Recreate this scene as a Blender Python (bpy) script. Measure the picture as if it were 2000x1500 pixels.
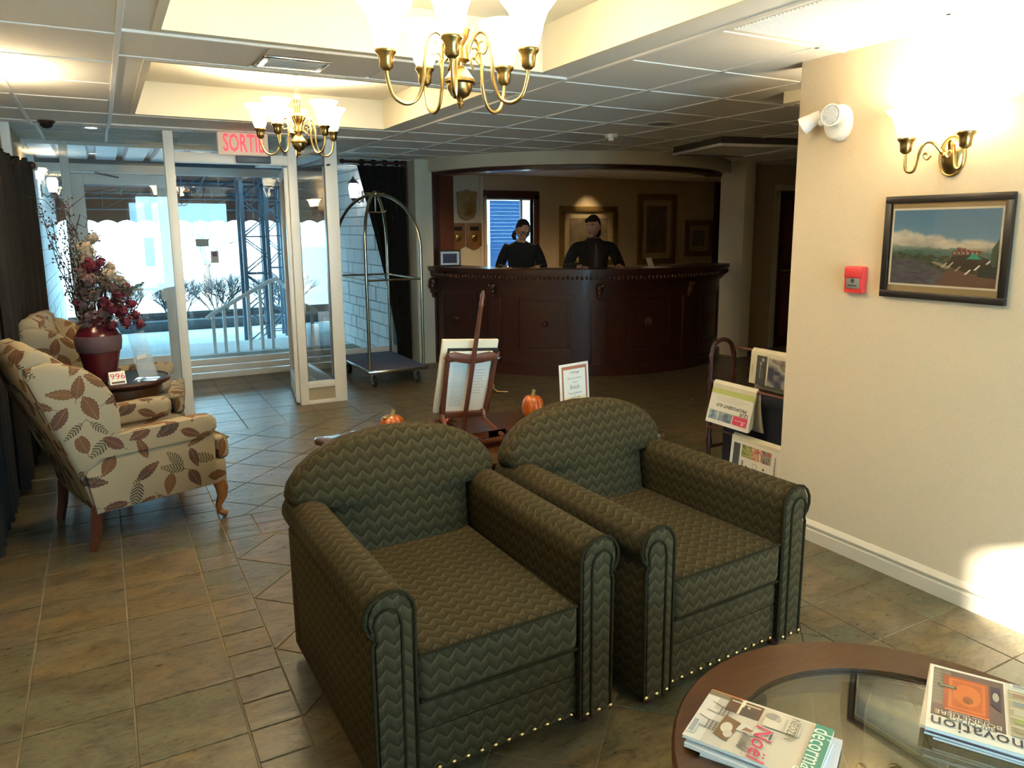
import bpy, bmesh, math, random
from math import sin, cos, pi, sqrt, radians
from mathutils import Vector, Matrix
random.seed(7)
for o in list(bpy.data.objects): bpy.data.objects.remove(o, do_unlink=True)
SC = bpy.context.scene
COL = SC.collection

# ------------------------------------------------------------------ camera
H = 2.43          # ceiling height
HV = 2.495        # ceiling height in the vestibule
cam_d = bpy.data.cameras.new('camera'); cam = bpy.data.objects.new('camera', cam_d); COL.objects.link(cam)
Rr, Rd, Rf = (0.872895, -0.487882, -0.005116), (-0.086430, -0.144300, -0.985752), (0.480192, 0.860900, -0.168127)
cam.matrix_world = Matrix(((Rr[0], -Rd[0], -Rf[0], 0), (Rr[1], -Rd[1], -Rf[1], 0), (Rr[2], -Rd[2], -Rf[2], 1.615), (0, 0, 0, 1)))
cam_d.sensor_fit = 'HORIZONTAL'; cam_d.sensor_width = 36; cam_d.lens = 26.183
cam_d.shift_x = -0.00854; cam_d.shift_y = -0.02703
cam_d.clip_start = 0.02; cam_d.clip_end = 300
SC.camera = cam
# ------------------------------------------------------------------ world, sun, exposure
SC.view_settings.view_transform = 'Standard'; SC.view_settings.look = 'None'
SC.view_settings.exposure = 1.08; SC.view_settings.gamma = 1.0; SC.view_settings.use_curve_mapping = False
W = bpy.data.worlds.new('sky'); SC.world = W; W.use_nodes = True
bg = W.node_tree.nodes['Background']; bg.inputs[0].default_value = (0.40, 0.79, 1.0, 1); bg.inputs[1].default_value = 8.0
sun_d = bpy.data.lights.new('sun', 'SUN'); sun_d.energy = 30.0; sun_d.angle = 0.02; sun_d.color = (1.0, 0.95, 0.86)
sun = bpy.data.objects.new('sun', sun_d); COL.objects.link(sun)
sun.rotation_euler = Vector((2.1, 3.4, -1.72)).to_track_quat('-Z', 'Y').to_euler()
P_CHAND, P_SCONCE = 13.0, 6.5

# ------------------------------------------------------------------ mesh builder
class MB:
    def __init__(s): s.v = []; s.f = []; s.xf = Matrix.Identity(4)
    def add(s, vs, fs):
        b = len(s.v); s.v += [tuple(s.xf @ Vector(p)) for p in vs]; s.f += [tuple(b + i for i in q) for q in fs]; return s
    def box(s, x0, x1, y0, y1, z0, z1):
        return s.add([(x0,y0,z0),(x1,y0,z0),(x1,y1,z0),(x0,y1,z0),(x0,y0,z1),(x1,y0,z1),(x1,y1,z1),(x0,y1,z1)],
                     [(0,3,2,1),(4,5,6,7),(0,1,5,4),(1,2,6,5),(2,3,7,6),(3,0,4,7)])
    def lathe(s, prof, n=20, c=(0,0,0), flute=0.0):
        vs = []; fs = []; m = len(prof)
        for k in range(n):
            a = 2*pi*k/n; fl = 1 + (flute if k % 2 else 0)
            vs += [(c[0]+r*fl*cos(a), c[1]+r*fl*sin(a), c[2]+z) for r, z in prof]
        for k in range(n):
            k2 = (k+1) % n
            for j in range(m-1): fs.append((k*m+j, k2*m+j, k2*m+j+1, k*m+j+1))
        if prof[0][0] > 1e-5: fs.append(tuple(k*m for k in reversed(range(n))))
        if prof[-1][0] > 1e-5: fs.append(tuple(k*m+m-1 for k in range(n)))
        return s.add(vs, fs)
    def tube(s, pts, r, n=8, closed=False, flat=1.0):
        pts = [Vector(p) for p in pts]; m = len(pts); rr = r if isinstance(r, (list, tuple)) else [r]*m
        vs = []; fs = []; up = None
        for i in range(m):
            if closed: t = pts[(i+1) % m] - pts[i-1]
            else: t = pts[min(i+1, m-1)] - pts[max(i-1, 0)]
            t.normalize()
            if up is None:
                up = Vector((0,0,1)) if abs(t.z) < .9 else Vector((1,0,0))
            e1 = (up - t*up.dot(t)); e1.normalize(); e2 = t.cross(e1); up = e1
            for k in range(n):
                a = 2*pi*k/n; vs.append(pts[i] + e1*cos(a)*rr[i] + e2*sin(a)*rr[i]*flat)
        for i in range(m if closed else m-1):
            i2 = (i+1) % m
            for k in range(n):
                k2 = (k+1) % n; fs.append((i*n+k, i*n+k2, i2*n+k2, i2*n+k))
        if not closed:
            fs.append(tuple(reversed(range(n)))); fs.append(tuple((m-1)*n+k for k in range(n)))
        return s.add(vs, fs)
    def prism(s, poly, a, b, ax='y'):
        # poly in the two other axes: ax y -> (x,z); ax z -> (x,y); ax x -> (y,z)
        n = len(poly)
        def P(p, h): return (p[0], h, p[1]) if ax == 'y' else ((p[0], p[1], h) if ax == 'z' else (h, p[0], p[1]))
        return s.add([P(p, a) for p in poly] + [P(p, b) for p in poly],
              [tuple(range(n)), tuple(reversed(range(n, 2*n)))] + [(i, i+n, (i+1) % n + n, (i+1) % n) for i in range(n)])
    def grid(s, fn, nu, nv):
        vs = [fn(i/nu, j/nv) for i in range(nu+1) for j in range(nv+1)]
        return s.add(vs, [(i*(nv+1)+j, (i+1)*(nv+1)+j, (i+1)*(nv+1)+j+1, i*(nv+1)+j+1) for i in range(nu) for j in range(nv)])
    def ell(s, c, r, nu=12, nv=8, fn=None):
        prof = []
        vs = []; fs = []
        for j in range(nv+1):
            t = -pi/2 + pi*j/nv
            for k in range(nu):
                a = 2*pi*k/nu; q = Vector((cos(t)*cos(a), cos(t)*sin(a), sin(t)))
                if fn: q = fn(q)
                vs.append((c[0]+r[0]*q[0], c[1]+r[1]*q[1], c[2]+r[2]*q[2]))
        for j in range(nv):
            for k in range(nu): fs.append((j*nu+k, j*nu+(k+1) % nu, (j+1)*nu+(k+1) % nu, (j+1)*nu+k))
        return s.add(vs, fs)
    def arc(s, cx, cy, r0, r1, a0, a1, z0, z1, n=24):
        # ring sector between angles (degrees)
        vs = []; fs = []
        for i in range(n+1):
            a = radians(a0+(a1-a0)*i/n)
            for r, z in ((r0,z0),(r1,z0),(r1,z1),(r0,z1)): vs.append((cx+r*cos(a), cy+r*sin(a), z))
        for i in range(n):
            for k in range(4): fs.append((i*4+k, i*4+(k+1) % 4, (i+1)*4+(k+1) % 4, (i+1)*4+k))
        fs += [(3,2,1,0), tuple(n*4+k for k in range(4))]
        return s.add(vs, fs)
    def mesh(s, name, m, bevel=0, seg=2, smooth=True, ang=40, merge=True):
        bm = bmesh.new(); vv = [bm.verts.new(p) for p in s.v]
        for q in s.f:
            if len(set(q)) < 3: continue
            try: bm.faces.new([vv[i] for i in q])
            except ValueError: pass
        if merge: bmesh.ops.remove_doubles(bm, verts=bm.verts, dist=1e-5)
        bmesh.ops.recalc_face_normals(bm, faces=bm.faces)
        if bevel:
            es = [e for e in bm.edges if len(e.link_faces) == 2 and e.calc_face_angle(0) > radians(30)]
            bmesh.ops.bevel(bm, geom=es, offset=bevel, segments=seg, affect='EDGES', profile=.5, clamp_overlap=True)
        uv = bm.loops.layers.uv.new('UVMap')
        for f in bm.faces:
            n = f.normal; ax = max(range(3), key=lambda i: abs(n[i]))
            for l in f.loops:
                p = l.vert.co; l[uv].uv = ((p.y, p.z) if ax == 0 else (p.x, p.z) if ax == 1 else (p.x, p.y))
        me = bpy.data.meshes.new(name); bm.to_mesh(me); bm.free()
        if m: me.materials.append(m)
        if smooth:
            me.shade_smooth(); me.set_sharp_from_angle(angle=radians(ang))
        return me
def link(name, me, parent=None, loc=(0,0,0), rot=(0,0,0)):
    o = bpy.data.objects.new(name, me); COL.objects.link(o); o.parent = parent; o.location = loc; o.rotation_euler = rot; return o
def part(name, mb, m, parent=None, bevel=0, loc=(0,0,0), rot=(0,0,0), **k):
    return link(name, mb.mesh(name, m, bevel, **k), parent, loc, rot)
def tag(o, label, cat, group=None):
    o['label'] = label; o['category'] = cat
    if group: o['group'] = group
    return o
def thing(name, label, cat, loc=(0,0,0), rz=0, group=None):
    o = bpy.data.objects.new(name, None); COL.objects.link(o); o.location = loc; o.rotation_euler = (0,0,rz); o.empty_display_size = .1
    return tag(o, label, cat, group)
def struct(name, mb, m, parent=None, **k):
    o = part(name, mb, m, parent, **k)
    if parent is None: o['kind'] = 'structure'
    return o
def sroot(name, loc=(0,0,0), rz=0):
    o = bpy.data.objects.new(name, None); COL.objects.link(o); o.location = loc; o.rotation_euler = (0,0,rz); o['kind'] = 'structure'; o.empty_display_size = .1; return o
def copy_tree(o, parent=None):
    c = o.copy(); COL.objects.link(c)
    if parent: c.parent = parent
    for ch in list(o.children): copy_tree(ch, c)
    return c
def B(*a): return MB().box(*a)
def lamp(name, loc, watts, color, parent=None, r=.03):
    d = bpy.data.lights.new(name, 'POINT'); d.energy = watts; d.color = color; d.shadow_soft_size = r
    o = bpy.data.objects.new(name, d); COL.objects.link(o); o.location = loc; o.parent = parent; return o

# ------------------------------------------------------------------ materials
MATS = {}
def nodes(name):
    m = bpy.data.materials.new(name); m.use_nodes = True; nt = m.node_tree
    return m, nt, nt.nodes['Principled BSDF']
def N(nt, t, **k):
    n = nt.nodes.new(t)
    for a, b in k.items(): setattr(n, a, b)
    return n
def math_(nt, op, a, b=None, c=None, clamp=False):
    n = N(nt, 'ShaderNodeMath', operation=op, use_clamp=clamp)
    for i, x in enumerate((a, b, c)):
        if x is None: continue
        if isinstance(x, (int, float)): n.inputs[i].default_value = x
        else: nt.links.new(x, n.inputs[i])
    return n.outputs[0]
def mixc(nt, f, a, b):
    n = N(nt, 'ShaderNodeMix', data_type='RGBA')
    for s, x in ((n.inputs[0], f), (n.inputs[6], a), (n.inputs[7], b)):
        if isinstance(x, (int, float)): s.default_value = x
        elif isinstance(x, (tuple, list)): s.default_value = (*x[:3], 1)
        else: nt.links.new(x, s)
    return n.outputs[2]
def mat(name, col, rough=.5, metal=0, col2=None, scale=8, bump=0, bscale=60, stretch=None, coat=0, emit=None, estr=0, spec=.5, detail=4):
    if name in MATS: return MATS[name]
    m, nt, b = nodes(name); L = nt.links
    b.inputs['Base Color'].default_value = (*col, 1); b.inputs['Roughness'].default_value = rough; b.inputs['Metallic'].default_value = metal
    b.inputs['Specular IOR Level'].default_value = spec
    if coat: b.inputs['Coat Weight'].default_value = coat; b.inputs['Coat Roughness'].default_value = .12
    if emit: b.inputs['Emission Color'].default_value = (*emit, 1); b.inputs['Emission Strength'].default_value = estr
    tc = N(nt, 'ShaderNodeTexCoord'); src = tc.outputs['Object']
    if stretch:
        mp = N(nt, 'ShaderNodeMapping'); mp.inputs['Scale'].default_value = stretch; L.new(src, mp.inputs[0]); src = mp.outputs[0]
    if col2:
        n = N(nt, 'ShaderNodeTexNoise'); n.inputs['Scale'].default_value = scale; n.inputs['Detail'].default_value = detail; L.new(src, n.inputs[0])
        r = math_(nt, 'MULTIPLY_ADD', n.outputs[0], 2.2, -.6, clamp=True)
        L.new(mixc(nt, r, col, col2), b.inputs['Base Color'])
    if bump:
        n = N(nt, 'ShaderNodeTexNoise'); n.inputs['Scale'].default_value = bscale; n.inputs['Detail'].default_value = 3; L.new(src, n.inputs[0])
        bp = N(nt, 'ShaderNodeBump'); bp.inputs['Strength'].default_value = bump; bp.inputs['Distance'].default_value = .004
        L.new(n.outputs[0], bp.inputs['Height']); L.new(bp.outputs[0], b.inputs['Normal'])
    MATS[name] = m; return m
WOODX = (1.5, 12, 12); WOODZ = (12, 12, 1.5)
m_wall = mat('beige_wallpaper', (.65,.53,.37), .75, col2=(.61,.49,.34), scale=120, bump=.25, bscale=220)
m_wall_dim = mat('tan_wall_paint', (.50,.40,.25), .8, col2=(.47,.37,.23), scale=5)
m_trimw = mat('cream_trim_paint', (.60,.52,.40), .45)
m_tray = mat('cream_ceiling_paint', (.78,.73,.60), .8)
m_cream = mat('cream_plaster', (.58,.54,.42), .75, col2=(.55,.51,.40), scale=4)
m_tile_c = mat('grey_ceiling_tile', (.80,.78,.73), .9, col2=(.74,.72,.67), scale=90, bump=.15, bscale=300)
m_tbar = mat('ceiling_grid_metal', (.80,.79,.76), .5)
m_alu = mat('white_aluminium', (.84,.85,.84), .35, spec=.4)
m_alu_d = mat('grey_gasket', (.10,.11,.12), .5)
m_chrome = mat('polished_metal', (.62,.60,.55), .16, 1)
m_brassy = mat('chrome_brass_tube', (.62,.55,.40), .18, 1)
m_brass = mat('antique_brass', (.47,.34,.13), .28, 1, col2=(.33,.23,.09), scale=14)
m_brass_l = mat('polished_brass', (.55,.40,.17), .24, 1)
m_wood_d = mat('dark_mahogany', (.060,.016,.010), .38, col2=(.030,.009,.006), scale=6, stretch=WOODZ, coat=.12)
m_wood_t = mat('table_walnut', (.082,.031,.008), .3, col2=(.050,.018,.005), scale=7, stretch=WOODX, coat=.4)
m_wood_l = mat('leg_oak', (.30,.14,.055), .35, col2=(.20,.085,.035), scale=9, stretch=WOODZ, coat=.3)
m_wood_r = mat('red_brown_wood', (.13,.040,.022), .35, col2=(.09,.028,.016), scale=8, stretch=WOODZ, coat=.3)
m_black = mat('black_plastic', (.012,.012,.013), .4)
m_rubber = mat('black_rubber', (.015,.015,.015), .7)
m_white = mat('white_plastic', (.80,.80,.77), .4)
m_paper = mat('paper', (.82,.82,.78), .7)
m_paper_y = mat('newsprint', (.70,.66,.52), .85, col2=(.64,.60,.47), scale=30)
m_curt = mat('dark_curtain_cloth', (.007,.0055,.0045), .95, col2=(.013,.010,.008), scale=70, bump=.4, bscale=160)
m_navy = mat('navy_cloth', (.015,.017,.035), .9, col2=(.022,.025,.045), scale=60)
m_red = mat('red_plastic', (.70,.05,.05), .35)
m_gold = mat('gold_frame', (.36,.24,.08), .35, .6, col2=(.22,.14,.05), scale=20)
m_frame_b = mat('black_frame', (.015,.011,.010), .35)
m_mat_tan = mat('tan_mat_board', (.42,.33,.19), .8)
m_carpet = mat('blue_grey_carpet', (.085,.09,.16), .95, col2=(.055,.06,.11), scale=160, bump=.6, bscale=400)
m_vase = mat('burgundy_glaze', (.085,.007,.014), .18, coat=.4)
m_band = mat('grey_pink_band', (.15,.085,.085), .6, col2=(.085,.04,.045), scale=40, stretch=(4,4,30))
m_concrete = mat('pale_asphalt', (.24,.25,.25), .9, col2=(.19,.20,.20), scale=2, spec=.1)
m_mulch = mat('dark_mulch', (.010,.009,.009), .95, col2=(.018,.016,.015), scale=30, spec=0)
m_stone = mat('grey_split_stone', (.84,.84,.83), .85, col2=(.66,.66,.66), scale=14, bump=.8, bscale=40)
m_mortar = mat('mortar', (.42,.42,.42), .95)
m_steel = mat('grey_painted_steel', (.075,.10,.135), .5, .2)
m_deck = mat('metal_deck', (.62,.68,.74), .45, .2)
m_awn = mat('brown_awning_cloth', (.10,.035,.025), .85, col2=(.07,.025,.02), scale=6)
m_bark = mat('bark', (.05,.045,.04), .9)
m_twig = mat('bare_twigs', (.05,.047,.047), .9)
m_skin = mat('skin', (.50,.29,.21), .55)
m_hair = mat('dark_hair', (.013,.009,.008), .7, bump=.5, bscale=120)
m_cloth_b = mat('black_cloth', (.008,.008,.009), .9, bump=.3, bscale=90)
m_cloth_s = mat('dark_shirt_cloth', (.022,.012,.014), .85, bump=.3, bscale=90)
m_tie = mat('grey_tie_cloth', (.05,.055,.06), .6, col2=(.02,.02,.025), scale=90)
m_lip = mat('lips', (.33,.13,.11), .5)
m_eye = mat('eye', (.5,.5,.5), .2)

def glass_mat(name, tint=(1,1,1), ior=1.45, rough=0.0, amt=1.0):
    m = bpy.data.materials.new(name); m.use_nodes = True; nt = m.node_tree; nt.nodes.clear(); L = nt.links
    o = N(nt, 'ShaderNodeOutputMaterial'); t = N(nt, 'ShaderNodeBsdfTransparent'); g = N(nt, 'ShaderNodeBsdfGlossy'); f = N(nt, 'ShaderNodeFresnel'); mx = N(nt, 'ShaderNodeMixShader')
    t.inputs[0].default_value = (*tint, 1); g.inputs['Roughness'].default_value = rough; f.inputs[0].default_value = ior
    L.new(math_(nt, 'MULTIPLY', f.outputs[0], amt), mx.inputs[0]); L.new(t.outputs[0], mx.inputs[1]); L.new(g.outputs[0], mx.inputs[2]); L.new(mx.outputs[0], o.inputs[0])
    return m
m_glass = glass_mat('window_glass', (.94,.97,.98), 1.5, 0, 1.6)
m_tglass = glass_mat('table_glass', (.90,.95,.93), 1.45, 0, .55)
def acrylic():
    m = glass_mat('clear_acrylic', (.95,.97,.98), 1.6, .08, 2.2); nt = m.node_tree; L = nt.links
    o = [n for n in nt.nodes if n.type == 'OUTPUT_MATERIAL'][0]; src = o.inputs[0].links[0].from_socket
    d = N(nt, 'ShaderNodeBsdfDiffuse'); d.inputs[0].default_value = (.9,.93,.95,1); t = N(nt, 'ShaderNodeBsdfTranslucent'); t.inputs[0].default_value = (.9,.95,.98,1); a = N(nt, 'ShaderNodeAddShader'); mx = N(nt, 'ShaderNodeMixShader'); mx.inputs[0].default_value = .13
    L.new(d.outputs[0], a.inputs[0]); L.new(t.outputs[0], a.inputs[1]); L.new(src, mx.inputs[1]); L.new(a.outputs[0], mx.inputs[2]); L.new(mx.outputs[0], o.inputs[0]); return m
m_acryl = acrylic()
m_shade = mat('frosted_lit_glass', (.9,.88,.8), .5, emit=(1.0,.80,.50), estr=9)
m_bulb_day = mat('lamp_lens', (.42,.46,.50), .25, col2=(.62,.66,.70), scale=60)
m_lantern = mat('lit_lantern_glass', (.9,.9,.9), .4, emit=(1,.97,.9), estr=14)

# floor tile: slate-look ceramic, random tint per tile
def floor_mat():
    m, nt, b = nodes('slate_look_tile'); L = nt.links
    oi = N(nt, 'ShaderNodeObjectInfo'); geo = N(nt, 'ShaderNodeNewGeometry')
    n1 = N(nt, 'ShaderNodeTexNoise'); n1.inputs['Scale'].default_value = 5; n1.inputs['Detail'].default_value = 5; n1.inputs['Distortion'].default_value = .8
    n2 = N(nt, 'ShaderNodeTexNoise'); n2.inputs['Scale'].default_value = 28; n2.inputs['Detail'].default_value = 6
    n3 = N(nt, 'ShaderNodeTexNoise'); n3.inputs['Scale'].default_value = 2.6; n3.inputs['Detail'].default_value = 2
    mp = N(nt, 'ShaderNodeMapping'); mp.inputs['Scale'].default_value = (1, 2.2, 1); L.new(geo.outputs['Position'], mp.inputs[0])
    for n in (n1, n2, n3): L.new(mp.outputs[0], n.inputs[0])
    r = math_(nt, 'ADD', math_(nt, 'MULTIPLY', oi.outputs['Random'], .75), math_(nt, 'MULTIPLY_ADD', n3.outputs[0], .9, -.35))
    cr = N(nt, 'ShaderNodeValToRGB'); e = cr.color_ramp.elements
    e[0].position = 0; e[0].color = (.120,.100,.046,1); e[1].position = 1; e[1].color = (.190,.118,.066,1)
    for p, c in ((.25,(.105,.112,.062,1)), (.5,(.185,.125,.050,1)), (.72,(.140,.118,.074,1))):
        x = e.new(p); x.color = c
    L.new(r, cr.inputs[0])
    v = math_(nt, 'MULTIPLY_ADD', n1.outputs[0], 2.8, -.95, clamp=True)
    c1 = mixc(nt, math_(nt, 'MULTIPLY', v, .85), cr.outputs[0], (.050,.037,.017))
    w = math_(nt, 'MULTIPLY_ADD', n2.outputs[0], 3.0, -1.2, clamp=True)
    c2 = mixc(nt, math_(nt, 'MULTIPLY', w, .40), c1, (.25,.185,.10))
    # cleft lines of the slate look
    n4 = N(nt, 'ShaderNodeTexNoise'); n4.inputs['Scale'].default_value = 7; n4.inputs['Detail'].default_value = 7; n4.inputs['Distortion'].default_value = 1.6; L.new(mp.outputs[0], n4.inputs[0])
    ridge = math_(nt, 'ABSOLUTE', math_(nt, 'SUBTRACT', n4.outputs[0], .5))
    cle = math_(nt, 'MULTIPLY', math_(nt, 'LESS_THAN', ridge, .012), .45)
    c3 = mixc(nt, cle, c2, (.035,.026,.014))
    L.new(c3, b.inputs['Base Color'])
    L.new(math_(nt, 'MULTIPLY_ADD', n2.outputs[0], .26, .19), b.inputs['Roughness'])
    bp = N(nt, 'ShaderNodeBump'); bp.inputs['Strength'].default_value = .55; bp.inputs['Distance'].default_value = .005
    L.new(math_(nt, 'ADD', n1.outputs[0], math_(nt, 'MULTIPLY', n4.outputs[0], .6)), bp.inputs['Height']); L.new(bp.outputs[0], b.inputs['Normal'])
    return m
m_floor = floor_mat()
m_grout = mat('tile_grout', (.15,.115,.065), .9, col2=(.24,.20,.12), scale=6)

def olive_mat():
    m, nt, b = nodes('olive_fan_weave'); L = nt.links
    uv = N(nt, 'ShaderNodeTexCoord'); sep = N(nt, 'ShaderNodeSeparateXYZ'); L.new(uv.outputs['UV'], sep.inputs[0])
    u, v = sep.outputs[0], sep.outputs[1]
    PU, PV = .050, .044
    tri = math_(nt, 'PINGPONG', math_(nt, 'DIVIDE', u, PU), .5)          # 0..0.5
    vv = math_(nt, 'ADD', math_(nt, 'DIVIDE', v, PV), math_(nt, 'MULTIPLY', tri, 1.15))
    fr = math_(nt, 'FRACT', vv)
    band = math_(nt, 'POWER', fr, 1.15)
    ray = math_(nt, 'SINE', math_(nt, 'MULTIPLY', math_(nt, 'ADD', math_(nt, 'DIVIDE', u, PU), math_(nt, 'MULTIPLY', fr, math_(nt, 'SUBTRACT', tri, .25))), 2*pi*7))
    ray = math_(nt, 'MULTIPLY_ADD', ray, .28, .70)
    n = N(nt, 'ShaderNodeTexNoise'); n.inputs['Scale'].default_value = 300; n.inputs['Detail'].default_value = 3; L.new(uv.outputs['UV'], n.inputs[0])
    spk = math_(nt, 'MULTIPLY_ADD', n.outputs[0], 1.6, -.25, clamp=True)
    fac = math_(nt, 'MULTIPLY', math_(nt, 'MULTIPLY', band, ray), math_(nt, 'MULTIPLY_ADD', spk, 1.9, -.15), clamp=True)
    L.new(mixc(nt, fac, (.0215,.0155,.0050), (.080,.061,.027)), b.inputs['Base Color'])
    b.inputs['Roughness'].default_value = .85; b.inputs['Specular IOR Level'].default_value = .2
    bp = N(nt, 'ShaderNodeBump'); bp.inputs['Strength'].default_value = .3; bp.inputs['Distance'].default_value = .002
    L.new(n.outputs[0], bp.inputs['Height']); L.new(bp.outputs[0], b.inputs['Normal'])
    return m
m_olive = olive_mat()
m_welt = mat('olive_welt_cord', (.018,.014,.007), .95, col2=(.030,.024,.012), scale=150, spec=.05)

def leaf_mat():
    m, nt, b = nodes('autumn_leaf_print'); L = nt.links
    tc = N(nt, 'ShaderNodeTexCoord')
    base_n = N(nt, 'ShaderNodeTexNoise'); base_n.inputs['Scale'].default_value = 300; L.new(tc.outputs['UV'], base_n.inputs[0])
    col = mixc(nt, base_n.outputs[0], (.37,.31,.215), (.29,.24,.16))
    for S, off, Ln in ((6.2, (0,0,0), .45), (6.8, (3.37,1.71,0), .42)):
        mp = N(nt, 'ShaderNodeMapping'); mp.inputs['Location'].default_value = off; L.new(tc.outputs['UV'], mp.inputs[0])
        vo = N(nt, 'ShaderNodeTexVoronoi', voronoi_dimensions='2D'); vo.inputs['Scale'].default_value = S; vo.inputs['Randomness'].default_value = .7
        L.new(mp.outputs[0], vo.inputs['Vector'])
        df = N(nt, 'ShaderNodeVectorMath', operation='SUBTRACT'); L.new(mp.outputs[0], df.inputs[0]); L.new(vo.outputs['Position'], df.inputs[1])
        sc = N(nt, 'ShaderNodeVectorMath', operation='SCALE'); L.new(df.outputs[0], sc.inputs[0]); sc.inputs['Scale'].default_value = S
        cs = N(nt, 'ShaderNodeSeparateXYZ'); L.new(vo.outputs['Color'], cs.inputs[0])
        ro = N(nt, 'ShaderNodeVectorRotate', rotation_type='Z_AXIS'); L.new(sc.outputs[0], ro.inputs['Vector']); L.new(math_(nt, 'MULTIPLY', cs.outputs[0], 6.283), ro.inputs['Angle'])
        sp = N(nt, 'ShaderNodeSeparateXYZ'); L.new(ro.outputs[0], sp.inputs[0]); x, y = sp.outputs[0], sp.outputs[1]
        ay = math_(nt, 'ABSOLUTE', y)
        q = math_(nt, 'DIVIDE', x, Ln)
        env = math_(nt, 'SUBTRACT', 1.0, math_(nt, 'MULTIPLY', q, q))
        env = math_(nt, 'MULTIPLY', env, math_(nt, 'MULTIPLY_ADD', q, -.28, .9))
        wid = math_(nt, 'MULTIPLY', math_(nt, 'MULTIPLY_ADD', cs.outputs[1], .12, .13), env)
        ser = math_(nt, 'MULTIPLY', math_(nt, 'SINE', math_(nt, 'MULTIPLY', x, 55)), .012)
        d = math_(nt, 'SUBTRACT', math_(nt, 'ADD', wid, ser), ay)
        inside = math_(nt, 'GREATER_THAN', d, 0.0)
        # fern-like: cut the blade into leaflets on about a third of the leaves
        slit = math_(nt, 'GREATER_THAN', math_(nt, 'SINE', math_(nt, 'MULTIPLY', math_(nt, 'SUBTRACT', x, math_(nt, 'MULTIPLY', ay, .7)), 62)), -.25)
        isf = math_(nt, 'GREATER_THAN', cs.outputs[2], .68)
        keep = math_(nt, 'MAXIMUM', slit, math_(nt, 'SUBTRACT', 1.0, isf))
        inside = math_(nt, 'MULTIPLY', inside, keep)
        stem = math_(nt, 'MULTIPLY', math_(nt, 'LESS_THAN', ay, .012), math_(nt, 'LESS_THAN', math_(nt, 'ABSOLUTE', math_(nt, 'ADD', x, Ln*.6)), Ln*.75))
        rim = math_(nt, 'MULTIPLY', inside, math_(nt, 'LESS_THAN', d, .022))
        vein = math_(nt, 'MULTIPLY', inside, math_(nt, 'LESS_THAN', ay, .010))
        vein2 = math_(nt, 'MULTIPLY', inside, math_(nt, 'GREATER_THAN', math_(nt, 'SINE', math_(nt, 'MULTIPLY', math_(nt, 'SUBTRACT', x, ay), 70)), .86))
        cr = N(nt, 'ShaderNodeValToRGB'); cr.color_ramp.interpolation = 'CONSTANT'; e = cr.color_ramp.elements
        e[0].position = 0; e[0].color = (.125,.040,.014,1); e[1].position = .8; e[1].color = (.030,.036,.032,1)
        for p, c in ((.2,(.090,.022,.018,1)), (.38,(.160,.062,.018,1)), (.55,(.055,.015,.020,1)), (.68,(.045,.055,.030,1))):
            xx = e.new(p); xx.color = c
        L.new(cs.outputs[2], cr.inputs[0])
        lc = mixc(nt, rim, cr.outputs[0], (.05,.022,.015)); lc = mixc(nt, math_(nt, 'MAXIMUM', vein, math_(nt, 'MULTIPLY', vein2, .6)), lc, (.22,.13,.05))
        col = mixc(nt, math_(nt, 'MULTIPLY', stem, .8), col, (.09,.06,.035)); col = mixc(nt, math_(nt, 'MULTIPLY', inside, .93), col, lc)
    L.new(col, b.inputs['Base Color']); b.inputs['Roughness'].default_value = .85
    bp = N(nt, 'ShaderNodeBump'); bp.inputs['Strength'].default_value = .25; bp.inputs['Distance'].default_value = .002
    L.new(base_n.outputs[0], bp.inputs['Height']); L.new(bp.outputs[0], b.inputs['Normal'])
    return m
m_leaf = leaf_mat()

def print_mat(name='printed_ink', rough=.6, coat=0):
    m, nt, b = nodes(name); a = N(nt, 'ShaderNodeVertexColor'); a.layer_name = 'Col'
    nt.links.new(a.outputs[0], b.inputs['Base Color']); b.inputs['Roughness'].default_value = rough
    if coat: b.inputs['Coat Weight'].default_value = coat; b.inputs['Coat Roughness'].default_value = .08
    return m
m_ink = print_mat(); m_ink_gloss = print_mat('glossy_printed_ink', .35, .6)

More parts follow.
